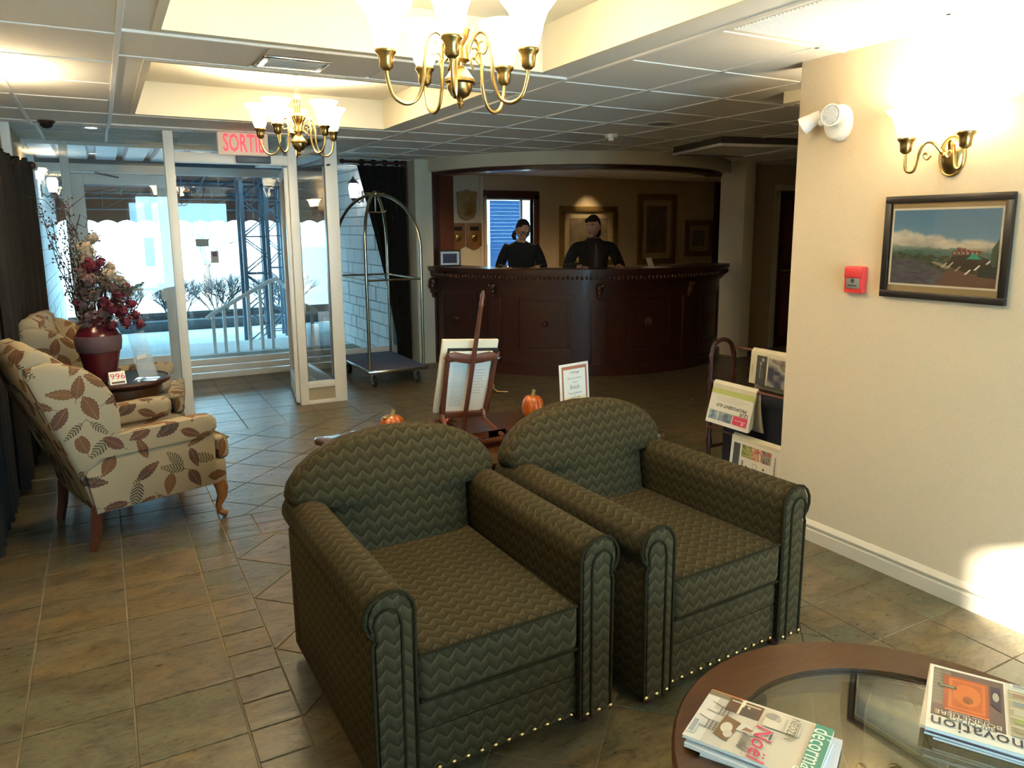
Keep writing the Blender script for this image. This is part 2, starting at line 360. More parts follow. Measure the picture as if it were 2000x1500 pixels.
# flat print: coloured polygons and lettering on a real surface
def glyphs(txt, size, sx=1.0, shear=0.0, bold=0.0):
    cu = bpy.data.curves.new('lettering', 'FONT'); cu.body = txt; cu.size = size; cu.resolution_u = 2; cu.shear = shear; cu.offset = bold; cu.align_x = 'CENTER'; cu.align_y = 'CENTER'
    ob = bpy.data.objects.new('lettering', cu); COL.objects.link(ob)
    dg = bpy.context.evaluated_depsgraph_get(); me = bpy.data.meshes.new_from_object(ob.evaluated_get(dg))
    vs = [(v.co.x*sx, v.co.y) for v in me.vertices]; fs = [tuple(p.vertices) for p in me.polygons]
    bpy.data.objects.remove(ob); bpy.data.curves.remove(cu); bpy.data.meshes.remove(me)
    return vs, fs
class Print:
    def __init__(s): s.v = []; s.f = []; s.c = []; s.k = 0; s.eps = .00025
    def poly(s, pts, col):
        s.k += 1; b = len(s.v); s.v += [(p[0], p[1], s.k*s.eps) for p in pts]; s.f.append(tuple(range(b, b+len(pts)))); s.c.append(col); return s
    def rect(s, x0, y0, x1, y1, col): return s.poly([(x0,y0),(x1,y0),(x1,y1),(x0,y1)], col)
    def disc(s, cx, cy, r, col, ry=None, n=14): return s.poly([(cx+r*cos(2*pi*i/n), cy+(ry or r)*sin(2*pi*i/n)) for i in range(n)], col)
    def text(s, t, cx, cy, size, col, rot=0, sx=1.0, shear=0.0, bold=0.0):
        vs, fs = glyphs(t, size, sx, shear, bold); s.k += 1; b = len(s.v); c, q = cos(rot), sin(rot)
        s.v += [(cx+x*c-y*q, cy+x*q+y*c, s.k*s.eps) for x, y in vs]; s.f += [tuple(b+i for i in f) for f in fs]; s.c += [col]*len(fs); return s
    def photo(s, x0, y0, x1, y1, n, m, pal, seed=0, f=3.0):
        # a small halftone picture: cells of a few ink colours
        from mathutils import noise as mn_
        for i in range(n):
            for j in range(m):
                t = min(.999, max(0, .5+.9*mn_.noise(Vector((f*i/n+seed, f*j/n+seed*1.7, seed))))) * (len(pal)-1); k = int(t)
                a, b = pal[k], pal[min(k+1, len(pal)-1)]; w = t-k
                s.rect(x0+(x1-x0)*i/n, y0+(y1-y0)*j/m, x0+(x1-x0)*(i+1)/n, y0+(y1-y0)*(j+1)/m, tuple(a[q]+(b[q]-a[q])*w for q in range(3))); s.k -= 1
        s.k += 1; return s
    def lines(s, x0, x1, y0, y1, n, col, th=.35, jag=.3):
        h = (y1-y0)/n
        for i in range(n): s.rect(x0, y0+i*h, x0+(x1-x0)*(1-jag*random.random()), y0+i*h+h*th, col); s.k -= 1
        s.k += 1; return s
    def build(s, name, parent, o, u, v, m=None, fn=None):
        u = Vector(u).normalized(); v = Vector(v).normalized(); n = u.cross(v); o = Vector(o)
        me = bpy.data.meshes.new(name)
        pts = [(o + u*a + v*b + n*c) if fn is None else fn(a, b, c) for a, b, c in s.v]
        me.from_pydata([tuple(p) for p in pts], [], s.f); me.update()
        ca = me.color_attributes.new('Col', 'FLOAT_COLOR', 'CORNER'); i = 0
        for p, c in zip(me.polygons, s.c):
            for _ in p.loop_indices: ca.data[i].color = (*c, 1); i += 1
        me.materials.append(m or m_ink)
        return link(name, me, parent)
INK = (.03,.03,.035)

# ================================================================== FLOOR
def clip(poly, x0, x1, y0, y1):
    def cut(P, ins, inter):
        out = []
        for i in range(len(P)):
            a, b = P[i-1], P[i]
            if ins(b):
                if not ins(a): out.append(inter(a, b))
                out.append(b)
            elif ins(a): out.append(inter(a, b))
        return out
    def ix(X): return lambda a, b: (X, a[1]+(b[1]-a[1])*(X-a[0])/(b[0]-a[0]))
    def iy(Y): return lambda a, b: (a[0]+(b[0]-a[0])*(Y-a[1])/(b[1]-a[1]), Y)
    for ins, it in ((lambda p: p[0] >= x0-1e-9, ix(x0)), (lambda p: p[0] <= x1+1e-9, ix(x1)), (lambda p: p[1] >= y0-1e-9, iy(y0)), (lambda p: p[1] <= y1+1e-9, iy(y1))):
        if not poly: return poly
        poly = cut(poly, ins, it)
    return poly
def area(P): return .5*sum(P[i-1][0]*P[i][1]-P[i][0]*P[i-1][1] for i in range(len(P)))
floor = struct('floor', B(-1.0, 12.5, -2.4, 10.5, -.2, -.004), m_grout, smooth=False)
T = .331; tiles = []
def rect(x0, x1, y0, y1): tiles.append([(x0,y0),(x1,y0),(x1,y1),(x0,y1)])
def diag(x0, x1, y0, y1):
    d = T*sqrt(2)
    for i in range(-40, 60):
        for j in range(-40, 60):
            cx = .465 + (i+j)*d/2; cy = 2.345 + (i-j)*d/2 + d/2
            if x0-d < cx < x1+d and y0-d < cy < y1+d:
                P = clip([(cx-d/2,cy),(cx,cy-d/2),(cx+d/2,cy),(cx,cy+d/2)], x0, x1, y0, y1)
                if len(P) > 2 and area(P) > .003: tiles.append(P)
Y0 = 2.35 - 14*T
rows = [Y0 + i*T for i in range(38)]
for i in range(len(rows)-1):
    a, b = rows[i], rows[i+1]
    if a > 9: break
    for x0, x1 in ((-.69,-.36),(-.36,-.035),(-.035,.29)): rect(max(x0,-.58), x1, a, b)
    far = a > 6.2
    if not far:
        for q in (a, a+T/2): rect(.29,.46,q,q+T/2); rect(2.40,2.565,q,q+T/2)
    else:
        for k in range(7): rect(.29+k*.325, min(.29+(k+1)*.325, 2.565), a, b)
    for k in range(22): rect(2.565+k*.325, 2.565+(k+1)*.325, a, b)
ysp = [r for r in rows if r > 3.9][0]; yfar = [r for r in rows if r > 6.2][0]
diag(.46, 2.40, -2.2, ysp); diag(.46, 2.40, ysp+T, yfar)
x = .46
while x < 2.40-.01:
    x1 = min(x+T/2, 2.40); rect(x, x1, ysp, ysp+T/2); rect(x, x1, ysp+T/2, ysp+T); x = x1
def view(p):                     # rough size in view, to rank the tiles
    v = Vector((p[0], p[1], -1.615)); zc = v.dot(Vector(Rf))
    if zc < .3: return None
    u, w = v.dot(Vector(Rr))/zc*1454.6+1017, v.dot(Vector(Rd))/zc*1454.6+696
    return (u, w, zc)
rank = []
for P in tiles:
    c = (sum(p[0] for p in P)/len(P), sum(p[1] for p in P)/len(P)); q = view(c)
    s = -1
    if q and -120 < q[0] < 2100 and q[1] < 1620: s = area(P)/q[2]**3
    if c[1] > 9 and c[0] > 3: s = -1
    if c[0] > 3.3 and c[1] < 2.6: s = -1
    if (c[0]-5.5)**2+(c[1]-8.5)**2 < 3.9: s = -1
    rank.append((s, P, c))
rank.sort(key=lambda t: -t[0])
shared = {}
def tile_mb(P, c, mb=None):
    mb = mb or MB(); g = .0035; n = len(P); k = []
    for p in P:
        dx, dy = p[0]-c[0], p[1]-c[1]; r = sqrt(dx*dx+dy*dy) or 1; s = max(0, 1-g*1.4/r); k.append((dx*s, dy*s))
    return k
for i, (s, P, c) in enumerate(rank[:290]):
    if s < 0: break
    k = tile_mb(P, c); key = tuple((round(a,3), round(b,3)) for a, b in k)
    if key not in shared: shared[key] = MB().prism(k, -.008, 0, 'z').mesh('tile', m_floor, bevel=.0015, seg=1, smooth=False)
    link('tile', shared[key], floor, (c[0], c[1], random.uniform(-.0006, .0006)))
rest = MB()
for s, P, c in rank[290:]:
    rest.prism([(a+c[0], b+c[1]) for a, b in tile_mb(P, c)], -.008, 0, 'z')
o = part('tile', rest, m_floor, floor, smooth=False); o['kind'] = 'stuff'

# ================================================================== WALLS
WX = 3.12
wall_right = struct('wall_right', B(WX, WX+.14, -2.2, 2.71, 0, H+.02), m_wall, smooth=False)
bbp = [(0,0),(-.016,0),(-.016,.062),(-.012,.068),(-.012,.078),(-.02,.084),(-.02,.090),(-.012,.100),(-.004,.110),(0,.112)]
bb = MB(); bb.add([(WX+p[0], y, p[1]) for y in (-2.2, 2.71) for p in bbp], [(i, i+1, i+11, i+10) for i in range(9)] + [tuple(range(10)), tuple(range(19, 9, -1))])
struct('baseboard_right', bb, m_trimw, ang=20)
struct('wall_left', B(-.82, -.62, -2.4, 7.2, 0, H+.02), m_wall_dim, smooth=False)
bl = MB().box(-.62, -.605, -2.2, 6.9, 0, .1); struct('baseboard_left', bl, m_wood_d, bevel=.003)
# wall behind the camera, with the window that lets in the sun
wb = MB()
for a in ((-.78,.60,0,2.5),(2.95,12.5,0,2.5),(.60,2.95,0,.06),(.60,2.95,2.33,2.5)): wb.box(a[0],a[1],-2.4,-2.2,a[2],a[3])
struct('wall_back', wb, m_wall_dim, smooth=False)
w4 = sroot('window_4', (0,0,0))
fr = MB()
for a in ((.60,.66,.06,2.33),(2.89,2.95,.06,2.33),(.60,2.95,.06,.12),(.60,2.95,2.27,2.33)): fr.box(a[0],a[1],-2.36,-2.24,a[2],a[3])
part('window_frame', fr, m_alu, w4); part('pane', B(.66,2.89,-2.305,-2.295,.12,2.27), m_glass, w4, smooth=False)
# outer closing walls of the hall and office
struct('wall_hall_end', B(12.3,12.5,-2.4,10.5,0,H+.02), m_wall_dim, smooth=False)
ob = MB()
for a in ((3.25,5.16,0,2.46),(5.98,12.5,0,2.46),(5.16,5.98,0,1.0),(5.16,5.98,2.10,2.46)): ob.box(a[0],a[1],10.3,10.42,a[2],a[3])
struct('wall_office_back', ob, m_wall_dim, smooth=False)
w5 = sroot('window_5', (5.16, 10.3, 1.0))
for a in ((-.05,.0,-.02,1.12),(.82,.92,-.02,1.14)): part('window_casing', B(a[0],a[1],-.03,.1,a[2],a[3]), m_trimw if a[0] < 0 else m_wood_r, w5, bevel=.004)
part('window_casing', B(-.05,.92,-.03,.1,1.08,1.20), m_wood_d, w5, bevel=.004); part('window_sash', MB().box(0,.03,.05,.09,0,1.1).box(.62,.66,.05,.09,0,1.1).box(0,.82,.05,.09,0,.03).box(0,.82,.05,.09,1.06,1.1), m_alu, w5)
part('pane', B(.03,.62,.066,.072,.03,1.06), m_glass, w5, smooth=False); part('pane', B(.66,.80,.066,.072,.03,1.06), m_glass, w5, smooth=False)
m_blind = bpy.data.materials.new('blue_blind_cloth'); m_blind.use_nodes = True; nt_b = m_blind.node_tree; nt_b.nodes.clear()
tr_ = N(nt_b, 'ShaderNodeBsdfTranslucent'); tr_.inputs[0].default_value = (.20,.27,.40,1); oo_ = N(nt_b, 'ShaderNodeOutputMaterial'); nt_b.links.new(tr_.outputs[0], oo_.inputs[0])
bl_ = MB()
for k in range(18): bl_.box(.075,.60,.036,.040,.045+.056*k,.045+.056*k+.0555)
part('roller_blind', bl_, m_blind, w5, smooth=False)
struct('wall_office_left', B(3.28,3.40,8.8,10.3,0,H+.02), m_wall_dim, smooth=False)
struct('wall_pier_left', B(3.285,3.50,8.42,8.82,0,H), m_cream, bevel=.004)
struct('wall_pier_right', B(6.93,7.10,6.78,7.20,0,H), m_cream, bevel=.004)
struct('wall_hall_back', B(7.10,12.3,7.14,7.24,0,H), m_wall_dim, smooth=False)
# cased doorway at the end of the dim hall
d3 = sroot('door_3', (7.90, 7.14, 0))
cs_ = MB()
for a in ((-.06,.02,0,2.1),(.84,.92,0,2.1),(-.06,.92,2.1,2.18)): cs_.box(a[0],a[1],-.03,0,a[2],a[3])
part('door_casing', cs_, m_cream, d3, bevel=.005)
lf = part('door_leaf', B(.02,.84,-.02,-.001,0,2.1), m_wood_d, d3, bevel=.003)
part('door_panel', B(.12,.74,-.03,-.02,1.15,1.98), m_wood_r, lf, bevel=.006); part('door_panel', B(.12,.74,-.03,-.02,.15,1.0), m_wood_r, lf, bevel=.006)
part('door_handle', MB().tube([(.10,-.02,1.05),(.10,-.07,1.05),(.2,-.07,1.05)], .011), m_brass, lf)

# ================================================================== CEILING
TX0, TX1 = .29, 2.11; TR = ((1.67,3.53),(4.20,6.07)); TZ = 2.655
cm = MB()
def slab(x0,x1,y0,y1): cm.box(x0,x1,y0,y1,H+.004,H+.03)
slab(-.82,TX0,-2.4,6.99); slab(TX1,12.5,-2.4,10.5); slab(1.87,TX1,6.99,10.5); slab(TX0,TX1,-2.4,TR[0][0]); slab(TX0,TX1,TR[0][1],TR[1][0]); slab(TX0,TX1,TR[1][1],6.99)
cm.box(-.82,1.87,6.97,6.99,H,HV+.02); cm.box(-.82,1.87,6.99,8.86,HV+.004,HV+.03); cm.box(1.87,1.89,6.99,8.86,H,HV+.03)
ceiling = struct('ceiling', cm, m_tile_c, smooth=False)
def ctile(x0, x1, y0, y1, z=None):
    g = .011
    if z is None:
        if x0 < 1.86 and y1 > 6.97:
            x1 = min(x1, 1.87)
            if y0 < 6.93: ctile(x0, x1, y0, 6.94, H); ctile(x0, x1, 7.0, y1, HV)
            elif y0 < 8.7: ctile(x0, x1, y0, min(y1, 8.75), HV)
            return
        z = H
    part('ceiling_tile', B(x0+g,x1-g,y0+g,y1-g,z-.003,z+.006), m_tile_c, ceiling, bevel=.002, seg=1, smooth=False)
YG = [3.685+.61*k for k in range(-7, 12)]
XR = [2.325+.603*k for k in range(0, 12)]
for i in range(len(YG)-1):
    a, b = YG[i], YG[i+1]
    if b < .9 or a > 9.6: continue
    ctile(-.38,.14,a,b); ctile(-.58,-.38,a,b)
    for j in range(len(XR)-1):
        if b < 2.5 and XR[j] > 3.0: continue
        if XR[j] > 8.2 and b < 5: continue
        ctile(XR[j], XR[j+1], a, b)
    if a > 6.4:
        for x0 in (.14,.75,1.36,1.97-.005): ctile(x0, min(x0+.61, 2.325), a, b)
for x0, x1 in ((.14,.74),(.74,1.34),(1.34,1.94),(1.94,2.325)): ctile(x0, x1, 3.62, 4.11)
ctile(.14,1.2,6.16,6.735-.31); ctile(1.2,2.325,6.16,6.735-.31)
def tb(x0,x1,y0,y1,z=H): part('ceiling_grid_bar', B(x0,x1,y0,y1,z-.008,z+.004), m_tbar, ceiling, bevel=.0015, seg=1, smooth=False)
for X in [-.38,.14]+XR:
    if X > 8.5: continue
    if X < 1: tb(X-.012,X+.012,.9,6.97); tb(X-.012,X+.012,7.0,8.75,HV)
    else: tb(X-.012,X+.012, .9 if X < 3 else 2.6, 9.6)
for Y in YG:
    if Y < .9 or Y > 9.6: continue
    if Y < 8.8: tb(-.60,.128,Y-.012,Y+.012, H if Y < 6.95 else HV)
    tb(2.337,3.12 if Y < 2.7 else 9,Y-.012,Y+.012)
    if 6.4 < Y < 8.8: tb(.152,2.313 if Y < 6.95 else 1.86,Y-.012,Y+.012, H if Y < 6.95 else HV)
for Y in (3.62,4.11): tb(.152,2.313,Y-.011,Y+.011)
# coffer recesses
for n, (a, b) in enumerate(TR):
    tm = MB()
    tm.box(TX0-.03,TX0+.004,a-.03,b+.03,H-.003,TZ+.02); tm.box(TX1-.004,TX1+.03,a-.03,b+.03,H-.003,TZ+.02); tm.box(TX0+.004,TX1-.004,a-.03,a+.004,H-.003,TZ+.02); tm.box(TX0+.004,TX1-.004,b-.004,b+.03,H-.003,TZ+.02)
    tm.box(TX0-.03,TX1+.03,a-.03,b+.03,TZ,TZ+.03)
    struct('trim_%d' % (n+1), tm, m_tray, smooth=False)
# hall coffer edge behind the partition
struct('trim_3', MB().box(3.70,4.6,3.30,3.34,H-.07,H).box(3.70,3.74,2.6,3.30,H-.07,H), m_tray, smooth=False)

# ================================================================== VESTIBULE GLAZING
YA, YB = 6.93, 8.75
w1 = sroot('window_1', (0, YA, 0))
def rail(par, x0,x1,z0,z1,y=0,d=.05,name='rail',m=None): return part(name, B(x0,x1,y,y+d,z0,z1), m or m_alu, par, bevel=.004)
def pane(par, x0,x1,z0,z1,y=.022,name='pane'): return part(name, B(x0,x1,y,y+.006,z0,z1), m_glass, par, smooth=False)
rail(w1,-.58,-.52,0,H,d=.09,name='mullion'); rail(w1,.523,.598,0,H,d=.10,name='mullion'); rail(w1,1.515,1.59,0,H,d=.10,name='mullion'); rail(w1,1.842,1.955,0,H,d=.11,name='corner_post')
rail(w1,-.52,.523,0,.09); pane(w1,-.52,.523,.09,H)
rail(w1,.598,1.515,2.18,2.265,d=.09,name='door_header'); pane(w1,.598,1.515,2.265,H)
rail(w1,1.59,1.842,.155,.215); rail(w1,1.59,1.842,0,.035); pane(w1,1.59,1.842,.215,H)
part('kick_panel', B(1.59,1.842,.018,.03,.035,.155), mat('stone_panel',(.42,.38,.28),.7,col2=(.36,.32,.23),scale=80), w1)
# grey glazing beads
gb = MB()
for x in (.527,1.585,1.594,1.838): gb.box(x-.004,x+.004,.012,.018,.2,H)
part('glazing_bead', gb, m_alu_d, w1)
# open inner door, hinged on the right mullion
door1 = sroot('door_1', (1.505, YA+.05, 0), radians(81))
for a in ((0,.085,.02,2.165),(.80,.885,.02,2.165)): part('stile', B(a[0],a[1],-.022,.022,a[2],a[3]), m_alu, door1, bevel=.004)
part('door_rail', B(.085,.80,-.022,.022,.02,.20), m_alu, door1, bevel=.004); part('door_rail', B(.085,.80,-.022,.022,2.085,2.165), m_alu, door1, bevel=.004)
part('pane', B(.085,.80,-.003,.003,.20,2.085), m_glass, door1, smooth=False)
for z in (.22,1.06,1.90): part('hinge', MB().lathe([(.012,0),(.012,.11)],10,(-.008,-.024,z)).box(-.008,.055,-.026,-.022,z,z+.11), m_brassy, door1)
part('push_bar', MB().tube([(.80,-.02,1.0),(.80,-.07,1.0),(.09,-.07,1.0),(.09,-.02,1.0)], .013), m_chrome, door1)
cl = part('door_closer', B(.02,.34,-.07,-.024,2.10,2.155), m_steel, door1, bevel=.006); part('closer_arm', MB().tube([(.1,-.05,2.16),(.2,-.22,2.19),(-.02,-.38,2.2)], .009), m_steel, cl)
part('door_closer', B(1.08,1.36,-.06,0,2.19,2.255), m_steel, w1, bevel=.006)
# outer storefront
w2 = sroot('window_2', (0, YB, 0))
ZT = 2.455
for x0, x1 in ((-.66,-.55),(-.275,-.20),(.655,.75),(1.86,1.93),(3.20,3.285)): rail(w2,x0,x1,0,HV if x0 < 1.9 else H,name='mullion',d=.08)
for x0, x1 in ((-.55,-.275),(-.20,.655),(.75,1.86),(1.93,3.20)):
    if x0 < 1.9:
        rail(w2,x0,x1,ZT,HV); rail(w2,x0,x1,2.195,2.28); pane(w2,x0,x1,2.28,ZT)
    else: rail(w2,x0,x1,2.36,H)
pane(w2,-.55,-.275,.2,2.19); rail(w2,-.55,-.275,0,.2)
pane(w2,.75,1.86,.22,2.19)
for z0, z1 in ((0,.065),(.072,.14),(.147,.22)): rail(w2,.75,1.86,z0,z1)
pane(w2,1.93,3.20,.2,2.36); rail(w2,1.93,3.20,0,.2)
# closed outer door
d2 = sroot('door_2', (-.20, YB-.012, 0))
part('stile', B(0,.11,0,.045,.02,2.185), m_alu, d2, bevel=.004); part('stile', B(.765,.855,0,.045,.02,2.185), m_alu, d2, bevel=.004)
part('door_rail', B(.11,.765,0,.045,.02,.30), m_alu, d2, bevel=.004); part('door_rail', B(.11,.765,0,.045,2.085,2.185), m_alu, d2, bevel=.004)
part('pane', B(.11,.765,.02,.026,.30,2.085), m_glass, d2, smooth=False)
part('push_bar', MB().tube([(.12,0,1.02),(.12,-.05,1.02),(.75,-.05,1.02),(.75,0,1.02)], .012), m_alu, d2)
part('lock_case', B(.72,.79,-.03,0,.90,1.0), m_alu, d2, bevel=.005)
c2 = part('door_closer', B(.08,.36,-.05,0,2.21,2.265), m_alu, d2, bevel=.005); part('closer_arm', MB().tube([(.22,-.04,2.19),(.30,-.12,2.17),(.42,-.03,2.15)], .009), m_steel, c2)
part('notice', B(.60,.695,.012,.018,1.25,1.55), mat('grey_notice_back',(.45,.45,.45),.8), d2); 
part('notice', B(.90,1.03,.012,.018,1.45,1.53), MATS['grey_notice_back'], w2)
nt_ = part('notice', B(1.04,1.12,.012,.018,1.27,1.40), m_paper, w2); pp = Print(); pp.rect(.015,.07,.065,.12,(.25,.15,.25)); pp.lines(.01,.07,.01,.06,5,(.3,.3,.35)); pp.build('printing', nt_, (1.04,.0115,1.27), (1,0,0), (0,0,1))
# glazed side wall of the vestibule
w3 = sroot('window_3', (1.90, 0, 0))
def yrail(z0,z1,n='rail'): return part(n, B(-.03,.03,YA+.11,YB,z0,z1), m_alu, w3, bevel=.004)
yrail(0,.045); yrail(.10,.16); yrail(2.38,HV); part('pane', B(-.003,.003,YA+.11,YB,.16,2.38), m_glass, w3, smooth=False)
part('kick_panel', B(-.012,.012,YA+.11,YB,.045,.10), m_alu, w3)
struct('wall_vestibule_left', B(-.70,-.58,7.2,8.75,0,HV), m_wall_dim, smooth=False)
# casing beside the reception window curtain
struct('trim_4', B(3.225,3.285,8.66,8.75,0,H), m_wood_r, bevel=.004)

# ================================================================== OUTSIDE THE ENTRANCE
struct('floor_landing', B(-.7,3.25,YB+.08,11.7,-.2,-.01), mat('pale_landing',(.55,.56,.56),.85,col2=(.47,.48,.48),scale=3), smooth=False)
struct('ground', B(-40,45,11.7,90,-.6,-.32), m_concrete, smooth=False)
bed = struct('floor_planting_bed', B(-8,9,16.2,18.2,-.32,-.16), m_mulch, bevel=.03)
part('kerb', B(-8.2,9.2,16.0,16.2,-.32,-.12), mat('kerb_concrete',(.05,.055,.06),.95, spec=0), bed, bevel=.02)
# stone side walls of the entrance
def stone_wall(name, x, sgn, y0, y1, z1, nmax):
    w = struct(name, B(min(x,x+sgn*.16),max(x,x+sgn*.16),y0,y1,-.32,z1), m_mortar, smooth=False)
    rnd = random.Random(3); base = [MB().box(-.02,.02,0,1,0,1).mesh('stone', m_stone, bevel=.006, seg=1, smooth=False)]
    z = -.02; n = 0; rest = MB()
    while z < z1-.05:
        h = rnd.choice((.12,.16,.19)); y = y0 + rnd.uniform(-.2,0)
        while y < y1:
            L_ = rnd.uniform(.18,.40); a, b = max(y,y0), min(y+L_,y1)
            if b-a > .06:
                if n < nmax:
                    o = link('stone', base[0], w, (x-sgn*rnd.uniform(0,.012), a+.006, z+.006)); o.scale = (1, b-a-.012, h-.012); n += 1
                else: rest.box(x-.015,x+.015,a+.006,b-.006,z+.006,z+h-.006)
            y += L_
        z += h
    if rest.v: o = part('stone', rest, m_stone, w, smooth=False); o['kind'] = 'stuff'
stone_wall('wall_stone_right', 3.10, 1, YB+.08, 13.6, 2.75, 300)
stone_wall('wall_stone_left', -.62, -1, YB+.08, 15.0, 2.75, 120)
# canopy: metal deck, steel frame, awning with scalloped valance
cp = thing('entrance_canopy', 'steel framed entrance canopy with ribbed metal deck and brown cloth awning outside the glass doors', 'canopy', (0, YB+.1, 0))
for k in range(12):
    x = -.62 + k*.31
    part('deck_panel', MB().prism([(x,2.555),(x+.03,2.555),(x+.05,2.50),(x+.26,2.50),(x+.28,2.555),(x+.31,2.555),(x+.31,2.575),(x,2.575)], 0, 2.2, 'y'), m_deck, cp, smooth=False)
part('cross_beam', B(-.62,3.1,2.10,2.19,2.44,2.50), m_steel, cp, bevel=.005)
part('fascia_beam', B(-.62,3.1,2.2,2.3,2.36,2.62), mat('blue_grey_fascia',(.26,.31,.36),.6), cp, bevel=.006)
aw = part('awning_cloth', MB().add([(-1.2,2.6,2.9),(3.6,2.6,2.9),(3.6,6.2,2.28),(-1.2,6.2,2.28),(-1.2,2.6,2.92),(3.6,2.6,2.92),(3.6,6.2,2.30),(-1.2,6.2,2.30)], [(0,1,2,3),(4,7,6,5),(0,4,5,1),(1,5,6,2),(2,6,7,3),(3,7,4,0)]), m_awn, cp, smooth=False)
vp = [(-1.2,2.3)] + [(-1.2+4.8*i/96, 1.76+.05*abs(sin(pi*i/6))) for i in range(97)] + [(3.6,2.3)]
part('scalloped_valance', MB().prism(vp, 6.2, 6.22, 'y'), m_awn, cp, smooth=False)
for y in (3.4, 4.3, 5.2, 6.1):
    z = 2.88-(y-2.6)*.172
    part('awning_hoop', MB().tube([(-1.1,y,z),(3.5,y,z)], .022, 6).tube([(-1.1,y,z-.28),(3.5,y,z-.28)], .018, 6), m_steel, cp)
    wb_ = MB()
    for k in range(9): x = -1.0+k*.55; wb_.tube([(x,y,z),(x,y,z-.28)], .012, 5).tube([(x,y,z-.28),(x+.55,y,z)], .01, 5)
    part('truss_web', wb_, m_steel, cp)
for x in (-.8,.4,1.6,2.8): part('awning_rafter', MB().tube([(x,2.6,2.86),(x,6.2,2.25)], .02, 6), m_steel, cp)
struct('wall_sun_block', B(-3,13,-2.4,10.5,2.9,6.2), m_stone, smooth=False)  # unseen mass added overhead to keep direct sun off the entrance
# lattice posts
def lattice(x, y, wd, dp, label):
    t = thing('lattice_post', label, 'post', (x, y, -.32))
    for a in (0, wd):
        for b in (0, dp): part('post_leg', B(a-.03,a+.03,b-.03,b+.03,0,2.85), m_steel, t, bevel=.004)
    for k in range(5):
        z = .1+k*.58
        br = MB()
        for yy in (0, dp): br.tube([(0,yy,z),(wd,yy,z+.29),(0,yy,z+.58)], .013, 5).tube([(0,yy,z),(wd,yy,z)], .012, 5)
        for xx in (0, wd): br.tube([(xx,0,z),(xx,dp,z+.29),(xx,0,z+.58)], .012, 5)
        part('brace', br, m_steel, t)
lattice(1.97, 12.4, .36, .36, 'blue grey lattice steel post standing beyond the glass door beside the pale handrail')
lattice(2.62, 14.2, .30, .30, 'farther lattice steel post seen through the sidelight beside the stone wall')
# handrail
hr = thing('handrail', 'pale metal handrail stepping up beside the lattice post outside the door', 'railing', (0, 10.7, 0))
part('top_rail', MB().tube([(1.16,0,.46),(1.24,0,.52),(2.0,0,.93),(2.10,.05,.95),(2.35,.6,.78)], .028, 8), mat('pale_painted_rail',(.88,.90,.90),.45), hr)
for x, z in ((1.24,.50),(1.38,.585),(1.53,.66),(1.70,.76),(1.86,.85),(2.0,.92)): part('post', B(x-.02,x+.02,-.02,.02,-.01,z), MATS['pale_painted_rail'], hr, bevel=.003)
tag(part('door_mat', B(.85,1.35,9.0,9.35,-.01,.006), mat('purple_mat',(.20,.06,.11),.95), bevel=.004), 'small purple door mat on the landing outside the glass', 'mat')
tag(part('door_mat', B(-.15,.62,8.98,9.4,-.01,.006), mat('red_mat',(.30,.05,.08),.95), bevel=.004), 'dull red door mat outside the closed left door', 'mat')
# bare shrubs and a tree
def twigs(mb, p, d, L_, r, n, rnd, ch=3):
    q = p + d*L_; mb.tube([p, p+d*L_*.5+Vector((rnd.uniform(-1,1),rnd.uniform(-1,1),0))*L_*.06, q], [r, r*.85, r*.65], 4)
    if n == 0: return
    for _ in range(ch):
        e = (d + Vector((rnd.uniform(-1,1), rnd.uniform(-1,1), rnd.uniform(-.25,.7)))*.75).normalized()
        twigs(mb, p + d*L_*rnd.uniform(.45,1), e, L_*rnd.uniform(.55,.8), r*.6, n-1, rnd, ch)
for i, (x, y, h, lab) in enumerate(((.25,17.0,.42,'bare twiggy shrub in the bed seen through the left door'),(1.25,16.9,.46,'bare twiggy shrub in the bed just right of the first mullion'),(2.2,17.4,.46,'bare twiggy shrub in the bed left of the handrail'),(3.3,17.4,.44,'bare twiggy shrub in the bed behind the handrail'))):
    t = thing('shrub', lab, 'shrub', (x, y, -.18)); rnd = random.Random(i); mb = MB()
    for k in range(14): twigs(mb, Vector((rnd.uniform(-.2,.2), rnd.uniform(-.2,.2), 0)), Vector((rnd.uniform(-.7,.7), rnd.uniform(-.7,.7), 1)).normalized(), h, .013, 3, rnd, 4)
    part('branches', mb, m_twig, t, smooth=False, merge=False)
t = thing('bare_tree', 'bare leafless tree across the lot, seen through the glass left of the lattice post', 'tree', (2.35, 21, -.32)); rnd = random.Random(11)
part('trunk', MB().tube([(0,0,0),(.02,0,.6),(0,.02,1.2)], [.11,.09,.08], 8), m_bark, t); mb = MB()
for k in range(7): twigs(mb, Vector((0,0,.7+.08*k)), Vector((rnd.uniform(-.8,.8), rnd.uniform(-.8,.8), 1)).normalized(), .75, .03, 4, rnd)
part('branches', mb, m_twig, t, smooth=False, merge=False)
